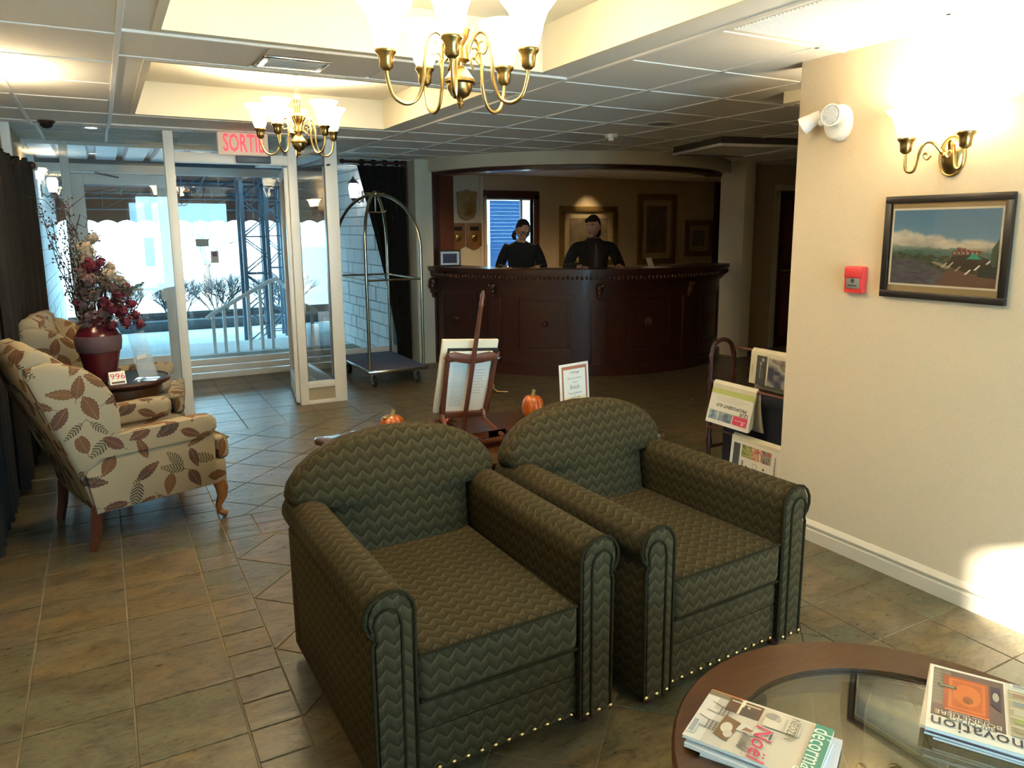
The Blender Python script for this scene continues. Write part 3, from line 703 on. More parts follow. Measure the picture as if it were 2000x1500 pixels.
def lantern(x, y, z, sgn, label):
    t = thing('wall_lantern', label, 'lantern', (x, y, z)); s = -sgn
    part('back_plate', MB().lathe([(.05,-.012),(.05,.012)],14).v and B(-.012,.012,-.05,.05,-.16,.0), m_black, t, bevel=.005, loc=(s*.01,0,0))
    part('arm', MB().tube([(0,0,-.1),(s*.07,0,-.16),(s*.14,0,-.12)], .01), m_black, t)
    part('glass', MB().lathe([(.045,-.1),(.06,-.02),(.062,.05),(.045,.085)],12,(s*.14,0,0)), m_lantern, t)
    cg = MB()
    for k in range(6): a = pi*k/3; cg.tube([(s*.14+.047*cos(a),.047*sin(a),-.1),(s*.14+.064*cos(a),.064*sin(a),-.02),(s*.14+.066*cos(a),.066*sin(a),.05),(s*.14+.047*cos(a),.047*sin(a),.088)], .004, 5)
    part('cage', cg, m_black, t); part('cap', MB().lathe([(.075,.085),(.05,.12),(.015,.15),(.012,.17),(0,.175)],14,(s*.14,0,0)).lathe([(.02,-.14),(.045,-.1)],12,(s*.14,0,0)), m_black, t)
lantern(3.09, 9.75, 2.13, 1, 'lit caged lantern on the right hand stone wall outside, above the luggage cart')
lantern(-.61, 11.6, 2.22, -1, 'lit caged lantern on the left hand stone wall outside, behind the twigs')

# ================================================================== CURTAINS
def curtain(name, label, fn, nu, nv, m, loc=(0,0,0)):
    t = thing(name, label, 'curtain', loc); mb = MB(); mb.grid(fn, nu, nv); mb.grid(lambda u, v: tuple(Vector(fn(u,v))+Vector((.006,.006,0))), nu, nv)
    part('cloth', mb, m, t, ang=80, merge=False); return t
def lc(u, v):
    y = 5.35+u*1.48; return (-.555+.15*u**8+.038*sin(u*2*pi*13)+.010*sin(u*50+v*3), y, .03+v*(2.10+.03*abs(sin(u*pi*13))))
t = curtain('window_curtain', 'dark brown full length curtain along the left wall beside the floral chairs', lc, 150, 8, m_curt)
part('curtain_rod', MB().tube([(-.555,5.25,2.11),(-.545,6.5,2.11),(-.42,6.84,2.11)], .014).ell((-.40,6.86,2.11),(.03,.03,.03)), m_wood_d, t)
def lc2(u, v): return (-.575+.022*sin(u*2*pi*8)+.006*sin(u*40+v*3), 4.25+u*1.05, .03+v*1.86)
t = curtain('window_curtain', 'dark curtain panel along the left wall directly behind the nearer floral chair', lc2, 90, 6, m_curt)
part('curtain_rod', MB().tube([(-.585,4.2,1.91),(-.585,5.33,1.91)], .013), m_wood_d, t)
def rc(u, v):
    z = .05+v*2.30
    zz = [0,.3,1.0,1.6,2.1,2.4]; xx = [3.06,3.06,2.95,2.82,2.70,2.63]
    for i in range(5):
        if z <= zz[i+1]: xl = xx[i]+(xx[i+1]-xx[i])*(z-zz[i])/(zz[i+1]-zz[i]); break
    x = xl+(3.225-xl)*u
    return (x, 8.56+.035*sin(u*2*pi*8+.6*sin(v*3)), z)
t = curtain('window_curtain', 'dark brown swept back curtain on a wooden rod behind the luggage cart', rc, 90, 16, m_curt)
part('curtain_rod', MB().tube([(2.50,8.56,2.385),(3.225,8.56,2.385)], .016).ell((2.475,8.56,2.385),(.035,.028,.028)), m_wood_d, t)
for x in (2.70,2.84,2.98,3.12): part('tab_loop', MB().tube([(x+.03*cos(a),8.56+.02*0,2.385+.022*sin(a)) for a in [2*pi*k/10 for k in range(10)]], .012, 6, closed=True), m_curt, t)

# ================================================================== SOFT FURNITURE HELPERS
def pillow(mb, outline, rings, ctr, ax='y'):
    # closed soft slab: outline scaled about ctr, ring = (scale, height)
    n = len(outline); vs = []
    for s_, h in rings:
        for p in outline:
            a = ctr[0]+(p[0]-ctr[0])*s_; b = ctr[1]+(p[1]-ctr[1])*s_
            vs.append((a, h, b) if ax == 'y' else (a, b, h) if ax == 'z' else (h, a, b))
    fs = [(i*n+k, i*n+(k+1) % n, (i+1)*n+(k+1) % n, (i+1)*n+k) for i in range(len(rings)-1) for k in range(n)]
    fs += [tuple(range(n)), tuple((len(rings)-1)*n+k for k in reversed(range(n)))]
    return mb.add(vs, fs)
def rings(t, b=.04, crown=.02):
    return [(.05,-crown),(.5,-crown*.8),(.82,-crown*.25),(.93,.006),(.975,b*.45),(1,b),(1,t-b),(.975,t-b*.45),(.93,t-.006),(.82,t+crown*.1),(.4,t+crown*.2),(.05,t+crown*.2)]

# ================================================================== CLUB CHAIRS
def club_chair(label, loc, rz):
    t = thing('club_chair', label, 'armchair', loc, rz, 'olive club chairs before the coffee table')
    hw = .392
    for s in (-1, 1):
        prof = [(.266,.05),(.266,.57)] + [(.335-.070*cos(a), .590+.072*sin(a)) for a in [pi*k/10*1.30 for k in range(11)]] + [(.385,.515),(.382,.05)]
        pr = [(s*x, z) for x, z in prof]
        a = part('arm', MB().prism(pr, -.415, .52, 'y'), m_olive, t, bevel=.012, seg=3, ang=60)
        fp = [(s*(.274+(x-.266)*.86), .05+(z-.05)*.985) for x, z in prof]
        part('arm_front', MB().prism(fp, -.424, -.410, 'y'), m_olive, a, bevel=.006)
        part('welt', MB().tube([(s*x, -.420, z) for x, z in prof], .0055, 6), m_welt, a)
        inner = [(.304,.05),(.304,.56)] + [(.343-.036*cos(b), .576+.038*sin(b)) for b in [pi*k/8*1.15 for k in range(9)]] + [(.374,.53)]
        part('welt', MB().tube([(s*x, -.426, z) for x, z in inner], .0045, 6), m_welt, a)
    ol = [(-.258,.34),(-.262,.52),(-.270,.625),(-.35,.632),(-.388,.650),(-.400,.690),(-.388,.735),(-.345,.79),(-.28,.838),(-.19,.874),(-.09,.892),(0,.897)]
    ol = ol + [(-x, z) for x, z in reversed(ol[:-1])]
    bk = part('backrest', pillow(MB(), ol, rings(.16, .05, .035), (0,.64)), m_olive, t, ang=70)
    # tilt about the seat line
    bk.rotation_euler = (-radians(13), 0, 0); bk.location = (0, .315-.42*sin(radians(13)), .42*(1-cos(radians(13))))
    part('outer_back', B(-.384,.384,.42,.515,.05,.63), m_olive, t, bevel=.02, seg=3)
    sc_ = [(-.258,-.425),(.258,-.425),(.258,.26),(-.258,.26)]
    c = part('seat_cushion', B(-.262,.262,-.425,.38,.295,.455), m_olive, t, bevel=.03, seg=4)
    for z in (.448,.302): part('welt', MB().tube([(-.252,-.1,z),(-.252,-.418,z),(0,-.421,z),(.252,-.418,z),(.252,-.1,z)], .0055, 6), m_welt, c)
    part('seat_rail', B(-.265,.265,-.408,.42,.195,.29), m_olive, t, bevel=.02, seg=3)
    part('front_skirt', B(-.30,.30,-.400,-.36,.05,.197), m_olive, t, bevel=.012, seg=2)
    nail = MB().ell((0,0,0),(.0085,.006,.0085),8,5).mesh('nailhead', m_brass_l)
    for k in range(18): link('nailhead', nail, t, (-.378+.756*k/17, -.427 if abs(-.378+.756*k/17) > .27 else -.404, .066))
    for x in (-.32,.32):
        for y in (-.36,.38): part('foot', MB().lathe([(.022,0),(.03,.03),(.032,.055)],12,(x,y,0)), m_wood_d, t)
    t.scale = (1.045, 1, 1); return t
club_chair('olive fan-patterned club chair, the nearer left one with its whole left side in view', (.935, 2.225, 0), radians(1.2))
club_chair('olive fan-patterned club chair, the right one next to the beige wall', (1.832, 2.225, 0), radians(3.4))

# ================================================================== WING CHAIRS
def cabriole(mb, x, y, sx, sy):
    pts = [(x,y,.215),(x+sx*.012,y+sy*.006,.17),(x+sx*.010,y+sy*.006,.12),(x-sx*.012,y-sy*.004,.065),(x-sx*.004,y,.03),(x+sx*.030,y+sy*.012,.012)]
    return mb.tube(pts, [.038,.036,.027,.017,.018,.020], 10)
def wing_chair(label, loc, rz):
    t = thing('wing_chair', label, 'armchair', loc, rz, 'floral wing chairs by the curtain')
    for s in (-1, 1):
        part('leg', cabriole(MB(), .325, s*.305, 1, s), m_wood_l, t, ang=80)
        part('leg', MB().tube([(-.30,s*.30,.23),(-.315,s*.30,.1),(-.335,s*.30,0)], [.030,.026,.022], 4), m_wood_r, t)
        # outer side below the arm
        sp = [(-.315,.205),(.285,.215),(.30,.24),(.30,.50),(-.24,.50),(-.355,.47)]
        part('side_panel', pillow(MB(), sp, [(.97,s*.355),(1,s*.348),(1,s*.30),(.97,s*.295)], (0,.36), 'y'), m_leaf, t, ang=50)
        ap = [(-.30,.49),(.20,.495),(.285,.505),(.315,.54),(.315,.585),(.29,.612),(.2,.618),(-.28,.60)]
        part('arm', pillow(MB(), ap, [(.6,s*.375),(.92,s*.372),(1,s*.355),(1,s*.285),(.92,s*.268),(.6,s*.262)], (0,.55), 'y'), m_leaf, t, ang=60)
        wp = [(-.375,.40),(-.20,.50),(-.165,.60),(-.165,.70),(-.185,.80),(-.235,.89),(-.31,.955),(-.40,.99),(-.47,1.0),(-.555,.98),(-.56,.93)]
        part('wing', pillow(MB(), wp, [(.5,s*.368),(.85,s*.366),(.97,s*.352),(1,s*.33),(.97,s*.30),(.85,s*.288),(.5,s*.285)], (-.33,.72), 'y'), m_leaf, t, ang=60)
    bo = [(-.31,.20),(-.24,.22),(-.24,.45),(-.36,.80),(-.43,.98),(-.44,1.03),(-.48,1.06),(-.53,1.05),(-.57,1.0),(-.57,.95),(-.485,.70),(-.365,.40)]
    part('backrest', pillow(MB(), bo, [(.8,-.312),(.95,-.310),(1,-.295),(1,-.15),(1.02,0),(1,.15),(1,.295),(.95,.310),(.8,.312)], (-.40,.62), 'y'), m_leaf, t, ang=60)
    part('seat_cushion', B(-.24,.385,-.262,.262,.345,.475), m_leaf, t, bevel=.035, seg=4)
    part('cushion_ear', B(.315,.387,-.345,.345,.345,.472), m_leaf, t, bevel=.03, seg=4)
    part('seat_rail', B(-.28,.365,-.335,.335,.205,.345), m_leaf, t, bevel=.015, seg=2)
    part('welt', MB().tube([(-.2,-.258,.468),(.30,-.258,.468),(.31,-.34,.465),(.382,-.34,.465),(.382,.34,.465),(.31,.34,.465),(.30,.258,.468),(-.2,.258,.468)], .006, 6), m_leaf, t)
    return t
wing_chair('cream wing chair with autumn leaf print, the nearer one seen from its side', (.077, 4.592, 0), radians(16.4))
wing_chair('cream wing chair with autumn leaf print, the far one behind the flower vase', (.07, 6.02, 0), radians(-6))

# ================================================================== SIDE TABLE AND WHAT STANDS ON IT
st = thing('side_table', 'round dark pedestal side table between the two floral wing chairs', 'table', (.055, 5.30, 0))
part('tabletop', MB().lathe([(0,.655),(.20,.655),(.255,.662),(.272,.672),(.278,.683),(.272,.694),(.262,.697),(.256,.690),(0,.690)],40), m_wood_d, st, ang=30)
part('apron', MB().lathe([(.205,.585),(.222,.592),(.222,.645),(.205,.655)],36), m_wood_t, st, ang=30)
part('pedestal', MB().lathe([(.0,.12),(.05,.13),(.055,.2),(.035,.26),(.05,.34),(.042,.45),(.03,.5),(.05,.56),(.09,.59)],20), m_wood_d, st)
for k in range(3):
    a = 2*pi*k/3+.4; part('leg', MB().tube([(.03*cos(a),.03*sin(a),.2),(.12*cos(a),.12*sin(a),.19),(.20*cos(a),.20*sin(a),.08),(.26*cos(a),.26*sin(a),.018)], [.032,.028,.02,.018], 8), m_wood_d, st)
part('glass_top', MB().lathe([(0,.6905),(.25,.6905),(.25,.6955),(0,.6955)],40), m_tglass, st, smooth=False)
TT = .697
vz = thing('vase', 'burgundy glazed vase with a grey pink band on the side table', 'vase', (-.06, 5.28, TT))
part('body', MB().lathe([(0,0),(.072,0),(.078,.012),(.098,.10),(.118,.19),(.127,.25),(.126,.285),(.108,.32),(.085,.345),(.078,.365),(.09,.395),(.094,.40),(.085,.40),(.07,.37),(.07,.30),(0,.30)],36), m_vase, vz, ang=30)
part('band', MB().lathe([(.1185,.185),(.124,.19),(.132,.25),(.130,.285),(.122,.288)],36), m_band, vz, ang=60)
# silk flowers in the vase
fa = thing('flower_arrangement', 'silk flower arrangement in crimson and cream with bare twigs, in the burgundy vase', 'flowers', (-.06, 5.28, TT+.32))
rnd = random.Random(5)
fcol = {'crimson': mat('crimson_petals',(.16,.006,.022),.7,col2=(.09,.005,.018),scale=30), 'cream': mat('cream_petals',(.36,.29,.21),.8,col2=(.26,.20,.15),scale=30), 'mauve': mat('mauve_petals',(.12,.06,.06),.8,col2=(.17,.10,.085),scale=30)}
m_green = mat('leaf_green',(.045,.06,.03),.6,col2=(.03,.04,.02),scale=20)
def blossom(c, r, key, n=60):
    mb = MB(); c = Vector(c); mb.ell(c, (r*.55,r*.55,r*.6), 8, 6)
    for k in range(n):
        d = Vector((rnd.gauss(0,1), rnd.gauss(0,1), rnd.gauss(0,1))).normalized(); p = c + d*r*rnd.uniform(.45,1)
        e1 = d.orthogonal().normalized(); e2 = d.cross(e1); w = r*rnd.uniform(.20,.32)
        ang_ = rnd.uniform(0, 6.28); f1 = e1*cos(ang_)+e2*sin(ang_); f2 = d.cross(f1)
        mb.add([p-f1*w, p-f2*w*.7+d*w*.3, p+f1*w, p+f2*w*.7+d*w*.3, p+d*w*.15], [(0,1,4),(1,2,4),(2,3,4),(3,0,4)])
    part('blossom', mb, fcol[key], fa, smooth=False, merge=False)
for c, r, k in (((-.02,-.02,.50),.060,'cream'),((.03,0,.56),.05,'cream'),((-.03,0,.43),.055,'cream'),((.0,-.04,.40),.06,'crimson'),((.05,-.02,.41),.045,'crimson'),((-.02,-.05,.31),.062,'mauve'),((.0,-.05,.22),.06,'mauve'),((.10,-.03,.33),.065,'cream'),((.145,0,.29),.06,'cream'),((.11,-.04,.25),.05,'mauve'),((.13,-.06,.20),.05,'crimson'),((.09,-.08,.13),.055,'crimson'),((.15,-.05,.11),.05,'crimson'),((.20,-.03,.15),.045,'crimson'),((.215,-.02,.08),.042,'crimson'),((.235,-.03,.02),.04,'crimson'),((.16,-.06,.04),.05,'crimson'),((-.06,-.04,.16),.05,'mauve'),((-.10,-.02,.17),.035,'crimson'),((.04,-.06,.10),.06,'mauve'),((-.03,-.06,.09),.06,'mauve'),((.17,.02,.22),.05,'mauve'),((.08,-.10,.03),.045,'crimson'),((-.01,-.02,.46),.055,'cream'),((.02,.02,.34),.06,'mauve'),((.06,0,.28),.06,'mauve'),((.10,.02,.38),.045,'cream'),((.18,.0,.26),.04,'crimson'),((-.05,.0,.24),.06,'mauve'),((.05,-.02,.16),.06,'crimson'),((.02,-.03,.02),.06,'mauve'),((-.06,-.05,.04),.05,'mauve'),((.12,.0,.12),.06,'mauve'),((-.05,-.02,.36),.05,'mauve')):
    blossom(c, r, k)
mb = MB()
for k in range(150):
    a = rnd.uniform(0, 6.28); q = Vector((.09*cos(a), .09*sin(a), rnd.uniform(.02,.34)))+Vector((rnd.uniform(-.02,.1),0,0)); d = Vector((cos(a), sin(a), rnd.uniform(-.3,.6))).normalized(); s_ = d.cross(Vector((0,0,1))).normalized()*.013; L_ = rnd.uniform(.05,.09)
    mb.add([q, q+d*L_*.5+s_, q+d*L_, q+d*L_*.5-s_], [(0,1,2,3)])
part('foliage', mb, m_green, fa, smooth=False, merge=False)
mb = MB()
for k in range(10):
    d = Vector((rnd.uniform(-.15,.25), rnd.uniform(-.1,.1), .35)); p0 = Vector((rnd.uniform(-.03,.03), 0, -.05)); mb.tube([p0, p0+d*.3+Vector((0,0,.1)), p0+d*.5+Vector((0,0,.2))], .004, 5)
part('stem', mb, m_green, fa, merge=False)
for k in range(9):
    x = -.05-.017*k+rnd.uniform(-.01,.01); pts = [Vector((x*.3, 0, 0))]; ph = rnd.uniform(0, 6)
    top = rnd.uniform(.62,.84)
    for j in range(1, 9): f = j/8; pts.append(Vector((x*(.4+.9*f)+.012*sin(j*1.7+ph), rnd.uniform(-.02,.02)-.02*f, top*f)))
    mb = MB().tube(pts, [.0045-.0004*j for j in range(9)], 5)
    for j in range(2, 9):
        for _ in range(5):
            p = pts[j-1].lerp(pts[j], rnd.random()); d = Vector((rnd.uniform(-1,1), rnd.uniform(-1,1), rnd.uniform(-.2,1))).normalized(); mb.tube([p, p+d*rnd.uniform(.015,.035)], [.002,.0015], 3); mb.ell(p+d*.03, (.006,.006,.006), 5, 3)
    part('twig', mb, mat('dark_twig',(.045,.022,.020),.8), fa, merge=False)
mb = MB(); c = Vector((.0,-.02,.5)); mb.tube([c+Vector((-.04,0,0)), c+Vector((-.06,0,.1)), c+Vector((-.03,0,.2)), c+Vector((.01,0,.17)), c+Vector((-.01,0,.12)), c+Vector((-.05,0,.15))], .003, 5); mb.tube([c+Vector((-.05,0,.08)), c+Vector((-.10,-.02,.22)), c+Vector((.03,-.03,.33)), c+Vector((.17,-.03,.36))], .002, 4); mb.tube([c+Vector((-.08,0,.1)), c+Vector((-.2,0,.28)), c+Vector((-.28,0,.30))], .002, 4)
part('curly_twig', mb, MATS['dark_twig'], fa, merge=False)
mb = MB()
for k in range(12): p = Vector((.12+.014*k, -.04, .21+.006*k+.003*(k % 2))); mb.ell(p, (.010,.006,.007), 6, 4)
mb.tube([(.05,-.02,.12),(.14,-.04,.21),(.28,-.04,.27)], .0025, 4); part('leaf_spray', mb, m_green, fa, merge=False)
# tent card and brochure holder
tcd = thing('tent_card', 'small white folded tent card with red digits on the side table', 'card', (.02, 5.10, TT), radians(14))
part('card', MB().prism([(-.028,0),(0,.062),(.028,0),(.026,0),(0,.058),(-.026,0)], -.045, .045, 'x').v and MB().add([(-.045,-.028,0),(.045,-.028,0),(.045,0,.075),(-.045,0,.075),(.045,.028,0),(-.045,.028,0)], [(0,1,2,3),(3,2,4,5)]).prism([(-.028,0),(0,.075),(.028,0)], -.0455, -.045, 'x'), m_paper, tcd, smooth=False)
pp = Print(); pp.text('996', .047, .048, .052, (.60,.03,.06), sx=1.1); pp.rect(.008,.006,.082,.018,(.12,.07,.06)); pp.build('printing', tcd, (-.045,-.0285,0), (1,0,0), (0,.028,.075))
bh = thing('brochure_holder', 'empty clear acrylic brochure holder leaning back on the side table', 'brochure holder', (.205, 5.20, TT), radians(-20))
part('back_sheet', B(-.052,.052,-.002,.002,0,.30), m_acryl, bh, rot=(radians(-6),radians(-14),0), bevel=.001); part('base_plate', B(-.075,.06,-.09,.01,0,.004), m_acryl, bh, bevel=.001)
part('front_pocket', MB().box(-.052,.052,-.028,-.025,.01,.15).box(-.052,.052,-.028,0,.01,.013), m_acryl, bh, rot=(radians(-6),radians(-14),0)); part('clip_label', B(-.03,.03,-.030,-.0285,.13,.155), m_paper, bh, rot=(radians(-6),radians(-14),0))

# ================================================================== COFFEE TABLE
ct = thing('coffee_table', 'round walnut coffee table with an inset glass top in the foreground', 'table', (1.436, .775, 0))
def ering(mb, o, i, z0, z1, n=64, rnd=.008):
    prof = [(i,z0),(o,z0),(o+rnd*.6,z0+rnd),(o+rnd*.6,z1-rnd),(o-rnd,z1),(i+.012,z1),(i+.012,z1-.010),(i,z1-.010)]
    vs = []; m = len(prof)
    for k in range(n):
        a = 2*pi*k/n
        for r, z in prof: vs.append((r*cos(a)*.533, r*sin(a)*.581, z))
    return mb.add(vs, [(k*m+j, ((k+1) % n)*m+j, ((k+1) % n)*m+(j+1) % m, k*m+(j+1) % m) for k in range(n) for j in range(m)])
part('top_rim', ering(MB(), 1.0, .755, .425, .46), m_wood_t, ct, ang=30)
part('apron', ering(MB(), .93, .885, .345, .425, rnd=.004), m_wood_t, ct, ang=30)
gm = MB().lathe([(0,.4505),(.775,.4505),(.775,.4585),(0,.4585)], 64); gm.v = [(x*.533, y*.581, z) for x, y, z in gm.v]
part('glass_top', gm, m_tglass, ct, smooth=False)
for k in range(4):
    a = pi/4+pi/2*k+.15; c, s = cos(a)*.48, sin(a)*.52
    part('leg', MB().tube([(c*.96,s*.96,.40),(c*1.0,s*1.0,.30),(c*.93,s*.93,.16),(c*1.05,s*1.05,.0)], [.04,.035,.026,.022], 8), m_wood_t, ct)
for k in range(2):
    a = pi/4+pi/2*k+.15; c, q = cos(a)*.47, sin(a)*.51
    n_ = Vector((-q, c, 0)).normalized()*.035
    lo = [Vector((c*f, q*f, 0))+n_*(1.5-.8*abs(f))*sg for sg, fs in ((1, [-1,-.6,-.2,.2,.6,1]), (-1, [1,.6,.2,-.2,-.6,-1])) for f in fs]
    part('stretcher', MB().prism([(p.x, p.y) for p in lo], .150+.021*k, .170+.021*k, 'z'), m_wood_t, ct, bevel=.004)

# magazines
Z0 = .4605
def magazine(label, o, u, w, h, z, th=.007, cover=None, group='magazines on the coffee table', col=(.75,.73,.68)):
    u = Vector((u[0], u[1])).normalized(); a = math.atan2(u.y, u.x)
    t = thing('magazine', label, 'magazine', (o[0], o[1], z), a, group)
    part('pages', B(.001,w-.001,.001,h-.001,.0006,th-.0006), m_paper, t, smooth=False)
    part('cover', MB().box(0,w,0,h,0,.0006).box(0,w,0,h,th-.0006,th).box(-.0004,.0003,0,h,0,th), mat('cover_%.2f_%.2f_%.2f' % col, col, .4), t, smooth=False)
    if cover:
        p = Print(); p.eps = .00012; cover(p, w, h); p.build('printed_cover', t, (0,0,th), (1,0,0), (0,1,0), m_ink_gloss)
    return t
def cover_decor(p, w, h):
    p.rect(0,0,w,h,(.62,.55,.43)); p.rect(0,0,w,h*.30,(.55,.50,.42)); p.rect(0,0,w,h*.14,(.66,.62,.54))
    p.rect(0,h*.10,w*.34,h*.28,(.50,.46,.38))                                  # plank wall behind
    p.rect(0,0,w*.10,h*.26,(.20,.16,.11)); p.rect(w*.02,h*.18,w*.30,h*.46,(.14,.07,.035)); p.rect(w*.06,h*.20,w*.08,h*.44,(.72,.66,.52)); p.rect(0,h*.28,w*.30,h*.31,(.75,.68,.50)); p.rect(w*.10,h*.34,w*.24,h*.36,(.6,.5,.36))
    p.rect(w*.14,h*.30,w*.30,h*.42,(.09,.07,.05))
    def chair(cx, cy, s):
        for k in range(5): p.rect(cx-s+.4*s*k, cy, cx-s+.4*s*k+.07*s, cy+1.5*s, (.07,.05,.04)); p.k -= 1
        p.k += 1
        for k in range(3): p.rect(cx-s, cy+.45*s*k, cx+.75*s, cy+.45*s*k+.08*s, (.07,.05,.04)); p.k -= 1
        p.k += 1
        p.poly([(cx-.9*s,cy),(cx-.8*s,cy),(cx-1.3*s,cy-1.3*s),(cx-1.4*s,cy-1.3*s)], (.10,.06,.04)); p.poly([(cx+.6*s,cy),(cx+.7*s,cy),(cx+.5*s,cy-1.4*s),(cx+.4*s,cy-1.4*s)], (.10,.06,.04))
    chair(w*.36, h*.16, .020); chair(w*.68, h*.12, .020)
    p.poly([(w*.40,h*.22),(w*.80,h*.20),(w*.86,h*.32),(w*.46,h*.36)], (.20,.11,.05)); p.disc(w*.62,h*.27,.020,(.64,.58,.45),.013); p.disc(w*.72,h*.30,.014,(.58,.50,.40),.010); p.poly([(w*.44,h*.36),(w*.60,h*.34),(w*.62,h*.48),(w*.50,h*.50)], (.62,.60,.52)); p.poly([(w*.50,h*.40),(w*.58,h*.38),(w*.57,h*.45),(w*.52,h*.47)], (.28,.13,.08))
    for k in range(14): a = .45*k; p.poly([(w*.60+.004*k,h*(.40+.01*(k % 3))),(w*.60+.004*k+.003,h*.40),(w*.585+.005*k,h*(.52+.03*(k % 2)))], (.12,.11,.10)); p.k -= 1
    p.k += 1
    p.rect(w*.42,h*.455,w*.98,h*.46,(.35,.28,.18)); p.rect(w*.05,h*.50,w*.36,h*.78,(.66,.59,.46)); p.rect(w*.355,h*.46,w*.36,h*.80,(.36,.30,.20))
    p.disc(w*.14,h*.55,.013,(.33,.30,.26),.017); p.disc(w*.17,h*.60,.010,(.45,.41,.34),.006)
    p.text('NÉOZEN', w*.26, h*.715, .025, (.20,.16,.10), 0, .85); p.lines(w*.08,w*.46,h*.75,h*.775,2,(.22,.18,.12),.35,.1); p.lines(w*.10,w*.42,h*.655,h*.675,2,(.3,.26,.18),.3,.1)
    p.text('Noël', w*.68, h*.545, .058, (.62,.03,.10), .08, 1.05, .25); p.rect(w*.46,h*.585,w*.60,h*.615,(.75,.72,.64)); p.rect(w*.47,h*.59,w*.59,h*.61,(.10,.08,.07))
    p.rect(0,h*.865,w,h,(.02,.25,.17)); p.text('décormag', w*.5, h*.93, .058, (.80,.84,.74), 0, .74); p.rect(w*.62,h*.878,w*.92,h*.884,(.5,.6,.45))
    p.rect(w*.66,0.004,w*.92,.020,(.8,.8,.76))
    for k in range(16): p.rect(w*.67+k*.003,.006,w*.67+k*.003+.0015,.018,INK); p.k -= 1
    p.k += 1
def cover_reno(p, w, h):
    p.rect(0,0,w,h,(.78,.75,.62)); x0, x1 = w*.30, w*.965
    p.rect(x0,h*.035,x1,h*.80,(.15,.09,.075)); p.rect(w*.80,h*.05,x1,h*.62,(.22,.18,.13))
    for k in range(9): p.rect(w*.80,h*(.06+.06*k),x1,h*(.06+.06*k)+.0025,(.13,.10,.07)); p.k -= 1
    p.k += 1
    p.rect(w*.44,h*.13,w*.84,h*.66,(.44,.09,.02)); p.rect(w*.47,h*.16,w*.81,h*.63,(.62,.16,.03)); p.rect(w*.50,h*.19,w*.78,h*.60,(.50,.11,.022)); p.disc(w*.64,h*.39,w*.13,(.64,.17,.035),h*.17); p.disc(w*.63,h*.46,w*.05,(.32,.10,.03),h*.06)
    p.rect(w*.44,h*.655,w*.84,h*.68,(.70,.22,.06)); p.rect(w*.82,h*.12,w*.86,h*.66,(.38,.07,.02))
    p.poly([(w*.33,h*.14),(w*.42,h*.14),(w*.42,h*.42),(w*.33,h*.52)], (.05,.03,.06)); p.disc(w*.375,h*.30,w*.03,(.45,.40,.30),h*.07)
    p.rect(w*.74,h*.30,w*.92,h*.345,(.04,.05,.035)); p.lines(w*.76,w*.90,h*.31,h*.336,3,(.55,.6,.4),.4,.1)
    p.text('au look ancestral', w*.62, h*.705, .012, (.75,.70,.6)); p.text('BONNETIÈRE', w*.63, h*.745, .023, (.78,.72,.5)); p.rect(w*.40,h*.775,w*.80,h*.815,(.78,.75,.62)); p.text('BRICOLAGE', w*.60, h*.795, .019, INK)
    p.text('rénovation', w*.46, h*.895, .064, (.022,.022,.05), 0, .82)
    p.rect(w*.01,h*.12,w*.26,h*.80,(.40,.34,.22))
    for k in range(5): p.rect(w*.01,h*(.14+.13*k),w*.26,h*(.14+.13*k)+.006,(.60,.52,.30)); p.rect(w*.04,h*(.165+.13*k),w*.22,h*(.23+.13*k),((.33,.20,.13),(.25,.28,.27),(.48,.45,.36),(.30,.36,.10),(.35,.3,.2))[k])
    p.rect(w*.02,.006,w*.24,.022,(.8,.8,.76))
    for k in range(14): p.rect(w*.03+k*.003,.008,w*.03+k*.003+.0015,.020,INK); p.k -= 1
    p.k += 1
def cover_plain(c):
    def f(p, w, h): p.rect(0,0,w,h,c); p.rect(w*.08,h*.08,w*.92,h*.7,tuple(x*.6 for x in c))
    return f
uL = (-.888,-.46); OL = (1.225, 1.236)     # cover lower left corner as read, reading direction towards -X
magazine('magazine at the bottom of the left stack on the coffee table', (1.236,1.205), (-.86,-.51), .20, .27, Z0, .008, cover_plain((.6,.6,.62)))
magazine('white edged magazine second from the bottom of the left stack', (1.228,1.222), (-.90,-.43), .20, .275, Z0+.008, .008, cover_plain((.7,.7,.66)))
magazine('magazine second from top of the left stack, green and orange corners showing', (1.236,1.244), (-.885,-.465), .200, .274, Z0+.016, .007, lambda p, w, h: (p.rect(0,0,w,h,(.75,.72,.62)), p.rect(0,h*.9,w*.3,h,(.10,.30,.12)), p.rect(w*.04,h*.93,w*.2,h*.98,(.15,.2,.35)), p.rect(w*.3,h*.93,w,h,(.6,.3,.04)), p.rect(0,0,.02,h*.3,(.6,.2,.05))))
magazine('decorating magazine with green masthead on top of the left stack', OL, uL, .196, .285, Z0+.023, .007, cover_decor)
uR = (-.50,.866)
for k, (dx, dy, lab) in enumerate(((.012,-.012,'dark spined magazine at the bottom of the right stack'),(.003,-.002,'magazine second from the bottom of the right stack'),(.006,.006,'magazine directly under the renovation magazine of the right stack'))):
    magazine(lab, (1.916+dx, .842+dy), (-.50+.02*k,.866), .226, .29, Z0+.007*k, .007, cover_plain(((.05,.04,.05),(.2,.15,.2),(.7,.65,.55))[k]), col=((.06,.05,.06),(.12,.08,.11),(.7,.66,.55))[k])
magazine('renovation magazine with orange cupboard cover on top of the right stack', (1.916,.842), uR, .226, .288, Z0+.021, .008, cover_reno)

